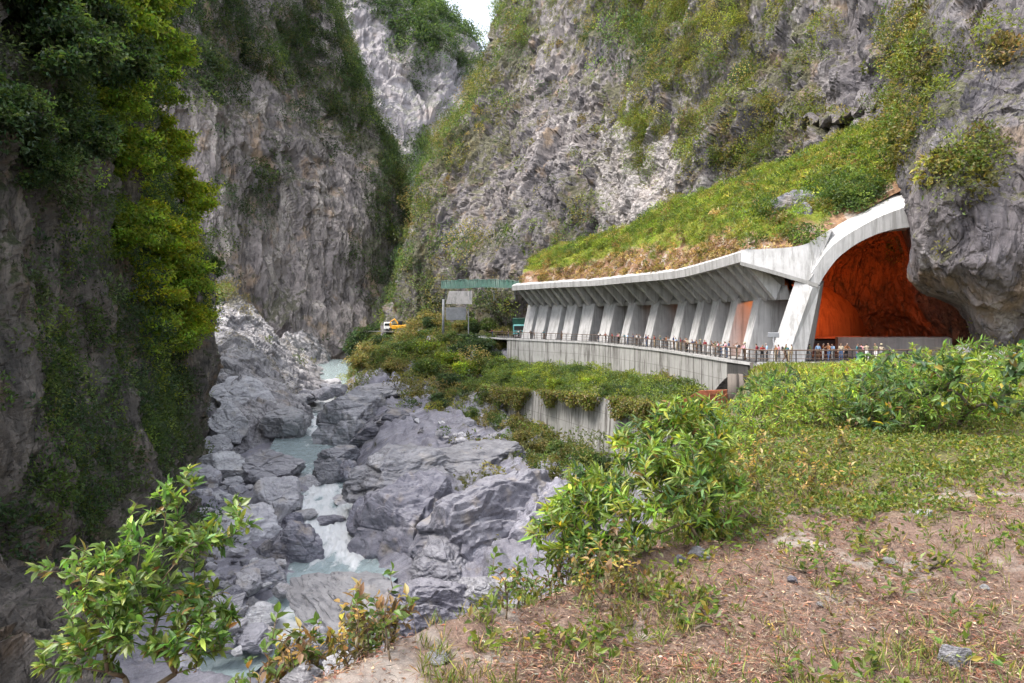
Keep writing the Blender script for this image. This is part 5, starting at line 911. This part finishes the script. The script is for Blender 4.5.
P, px = gpts(2600, 3.2, 9.5, 420, 1050, 1.8); f = .25+.8*sstep(.0, .4, fbm(P*.9, 2, 205)); P = P[dens_keep(P, f)]; lv = Leaves()
for p in P[:700]:                           # thin grass tufts
    n = int(RNG.integers(5, 14)); D = RNG.normal(size=(n, 3))*.55+np.array([0, 0, 1]); lv.add(np.tile(p, (n, 1))+RNG.normal(size=(n, 3))*.012, D, .10*RNG.uniform(.4, 1.3, n), .006, shade([(.12, .14, .03), (.20, .16, .07), (.09, .12, .02)], n, .25))
o = link('grass_tufts', lv.mesh('grass_tufts', 'leaf_dry')); tag(o, kind='stuff')
# weeds: individual stems with sparse leaves
def weed(seed, pal, tips=7, h=.3, L=.045, W=.024): return plant('weed', (0, 0, 0), [((0, 0, h*.75), (h*.28, h*.28, h*.34)), ((0, 0, h*.4), (h*.25, h*.25, h*.2))], tips, .004, 5, L, W, pal, 'x', 'weed', near=True, seed=seed, parts=('foliage', 'stem'), bark='twig', tone=.25)
WD = {'green': weed(71, [(.07, .11, .02), (.09, .13, .025)], 9), 'withered brown': weed(72, [(.16, .10, .05), (.12, .085, .035), (.09, .09, .03)], 8), 'yellowing': weed(73, [(.15, .14, .03), (.11, .12, .025), (.2, .15, .05)], 10)}
ws = []; rw_ = random.Random(4)
for k in range(46): ws.append((rw_.uniform(235, 400), rw_.uniform(3.6, 4.6), rw_.uniform(.9, 1.7), rw_.choice(['yellowing', 'withered brown', 'green', 'yellowing']), 'along the near edge at the bottom of the slope'))
for k in range(40): ws.append((rw_.uniform(500, 640), rw_.uniform(3.9, 5.2), rw_.uniform(.6, 1.35), rw_.choice(['green', 'withered brown', 'yellowing', 'green']), 'below the leafy shrub'))
for k in range(34): ws.append((rw_.uniform(420, 1020), rw_.uniform(3.4, 7.5), rw_.uniform(.3, .6), rw_.choice(['green', 'yellowing', 'withered brown']), 'on the bare ground'))
for k in range(26): ws.append((rw_.uniform(720, 850), rw_.uniform(6.3, 9), rw_.uniform(.8, 1.5), rw_.choice(['yellowing', 'green', 'yellowing']), 'between the leafy shrub and the front row of bushes'))
wo = set()
for px, d, sc, tn, wh in ws:
    x = (px-512)/F*d; z = float(ground_z(np.array([x]), np.array([d]))[0][0]); s = WD[tn]
    if tn not in wo: wo.add(tn); o = s; o.location = (x, d, z-.01); o.scale = (sc,)*3
    else: o = place(s, (x, d, z-.01), sc, rw_.uniform(0, 6), '')
    q_label(o, tn, 'weed', wh, px)
def stick(pts, r, lb): o = MB().tube(pts, r, 7).obj('stick', M['bark'], None, True); tag(o, lb, 'stick')
def gp(px, py, h=.02):
    d = 1.7*F/(py-HY)
    for _ in range(6): x = (px-512)/F*d; z = float(ground_z(np.array([x]), np.array([d]))[0][0]); d = -z*F/(py-HY)
    return np.array([x, d, z+h])
stick([gp(922, 573), gp(934, 568, .03), gp(942, 567, .04), gp(951, 562, .05)], [.012, .014, .012, .007], 'crooked brown stick lying on the bare ground near the right'); stick([gp(694, 633), gp(702, 631, .03), gp(711, 630)], [.008, .009, .005], 'short dark stick on the bare ground below the leafy shrub')
stick([gp(770, 566), gp(790, 571, .02), gp(806, 575)], [.005, .006, .004], 'thin pale twig in the middle of the bare ground'); stick([gp(898, 636), gp(908, 645, .03), gp(916, 652)], [.004, .005, .003], 'thin straw coloured twig beside the white stone')
def pebble(px, py, w, h, kind, lb): p = gp(px, py, 0); o = link('stone', (BD if kind == 'd' else BP)[(px+py) % 4]); s = w*p[1]/F/1.6; o.location = p+np.array([0, 0, h*p[1]/F*.3]); o.scale = (s, s*.9, h*p[1]/F/1.6); o.rotation_euler = (.2, .1, px*.7); tag(o, lb, 'stone')
for q in ((956, 664, 27, 27, 'p', 'small white stone on the bare ground at the lower right'), (921, 516, 24, 8, 'p', 'flat pale stone in the low green plants'), (888, 562, 12, 6, 'p', 'little pale stone left of the crooked stick'), (793, 582, 10, 7, 'd', 'small dark stone in the grey sandy patch'), (985, 589, 9, 6, 'p', 'pale pebble near the right edge'), (820, 606, 8, 5, 'p', 'pale pebble in the middle of the bare ground'), (440, 660, 20, 8, 'p', 'flat pale stone on the near soil edge'), (700, 556, 22, 9, 'd', 'dark stone under the leafy shrub'), (680, 562, 14, 8, 'd', 'grey stone left of the dark one under the leafy shrub'), (330, 672, 46, 24, 'p', 'pale pinkish rock behind the near weeds'), (300, 690, 40, 30, 'p', 'half buried pale rock at the bottom edge'), (873, 630, 7, 4, 'p', 'tiny white pebble above the white stone')): pebble(*q)
# write the labels that say which one, counted from the left within kind, tint and place
from collections import defaultdict
GRP = defaultdict(list)
for q in QUEUE: GRP[q[1:4]].append(q)
ORDS = ['leftmost', 'second', 'third', 'fourth', 'fifth', 'sixth', 'seventh', 'eighth', 'ninth', 'tenth', 'eleventh', 'twelfth', '13th', '14th', '15th', '16th', '17th', '18th', '19th', '20th', '21st', '22nd', '23rd', '24th', '25th', '26th', '27th', '28th']
for (tn, kd, wh), L in GRP.items():
    L.sort(key=lambda q: q[4])
    for i, q in enumerate(L):
        if len(L) == 1: lb = f'lone {tn} {kd} {wh}'
        elif i == len(L)-1: lb = f'rightmost {tn} {kd} {wh}'
        elif i == 0: lb = f'leftmost {tn} {kd} {wh}'
        else: lb = f'{ORDS[i]} {tn} {kd} from left {wh}'
        tag(q[0], lb, kd, f'{tn} {"bushes" if kd == "bush" else kd+"s"} {wh}')
# ---------------------------------------------------------------- camera, sky and light
cam = bpy.data.cameras.new('camera'); cam.sensor_width = 36; cam.lens = 36*F/1024; cam.shift_y = -(341.5-HY)/1024; cam.clip_start = .05; cam.clip_end = 6000
co = bpy.data.objects.new('camera', cam); COL.objects.link(co); co.rotation_euler = (math.pi/2, 0, 0); S.camera = co
SUN = Vector((-.43, -.18, .88)).normalized()
w = bpy.data.worlds.new('World'); S.world = w; w.use_nodes = True; nt = w.node_tree; bg = nt.nodes['Background']
sk = nt.nodes.new('ShaderNodeTexSky'); sk.sky_type = 'NISHITA'; sk.sun_disc = False; sk.sun_elevation = math.asin(SUN.z); sk.sun_rotation = math.atan2(SUN.x, SUN.y); sk.air_density = 1.2; sk.dust_density = 4.; sk.ozone_density = 1.5
hs = nt.nodes.new('ShaderNodeHueSaturation'); hs.inputs['Saturation'].default_value = .45; nt.links.new(sk.outputs[0], hs.inputs['Color']); nt.links.new(hs.outputs[0], bg.inputs[0]); bg.inputs[1].default_value = .15
sl = bpy.data.lights.new('sun', 'SUN'); sl.energy = 1.25; sl.angle = math.radians(16); sl.color = (1, .96, .9); so = bpy.data.objects.new('sun', sl); COL.objects.link(so); so.rotation_euler = SUN.to_track_quat('Z', 'Y').to_euler(); so.location = (0, 0, 200)
S.view_settings.view_transform = 'Standard'; S.view_settings.look = 'None'; S.view_settings.gamma = 1; S.view_settings.exposure = 1.8
S.render.engine = 'CYCLES'; S.cycles.use_denoising = True; S.cycles.max_bounces = 6; S.cycles.diffuse_bounces = 3; S.cycles.transmission_bounces = 4; S.cycles.transparent_max_bounces = 8; S.cycles.use_adaptive_sampling = True; S.cycles.adaptive_threshold = .02; S.cycles.caustics_reflective = False; S.cycles.caustics_refractive = False; S.cycles.sample_clamp_indirect = 6
try: S.cycles.denoiser = 'OPENIMAGEDENOISE'; S.cycles.denoising_prefilter = 'ACCURATE'
except Exception: pass
S.render.use_persistent_data = False
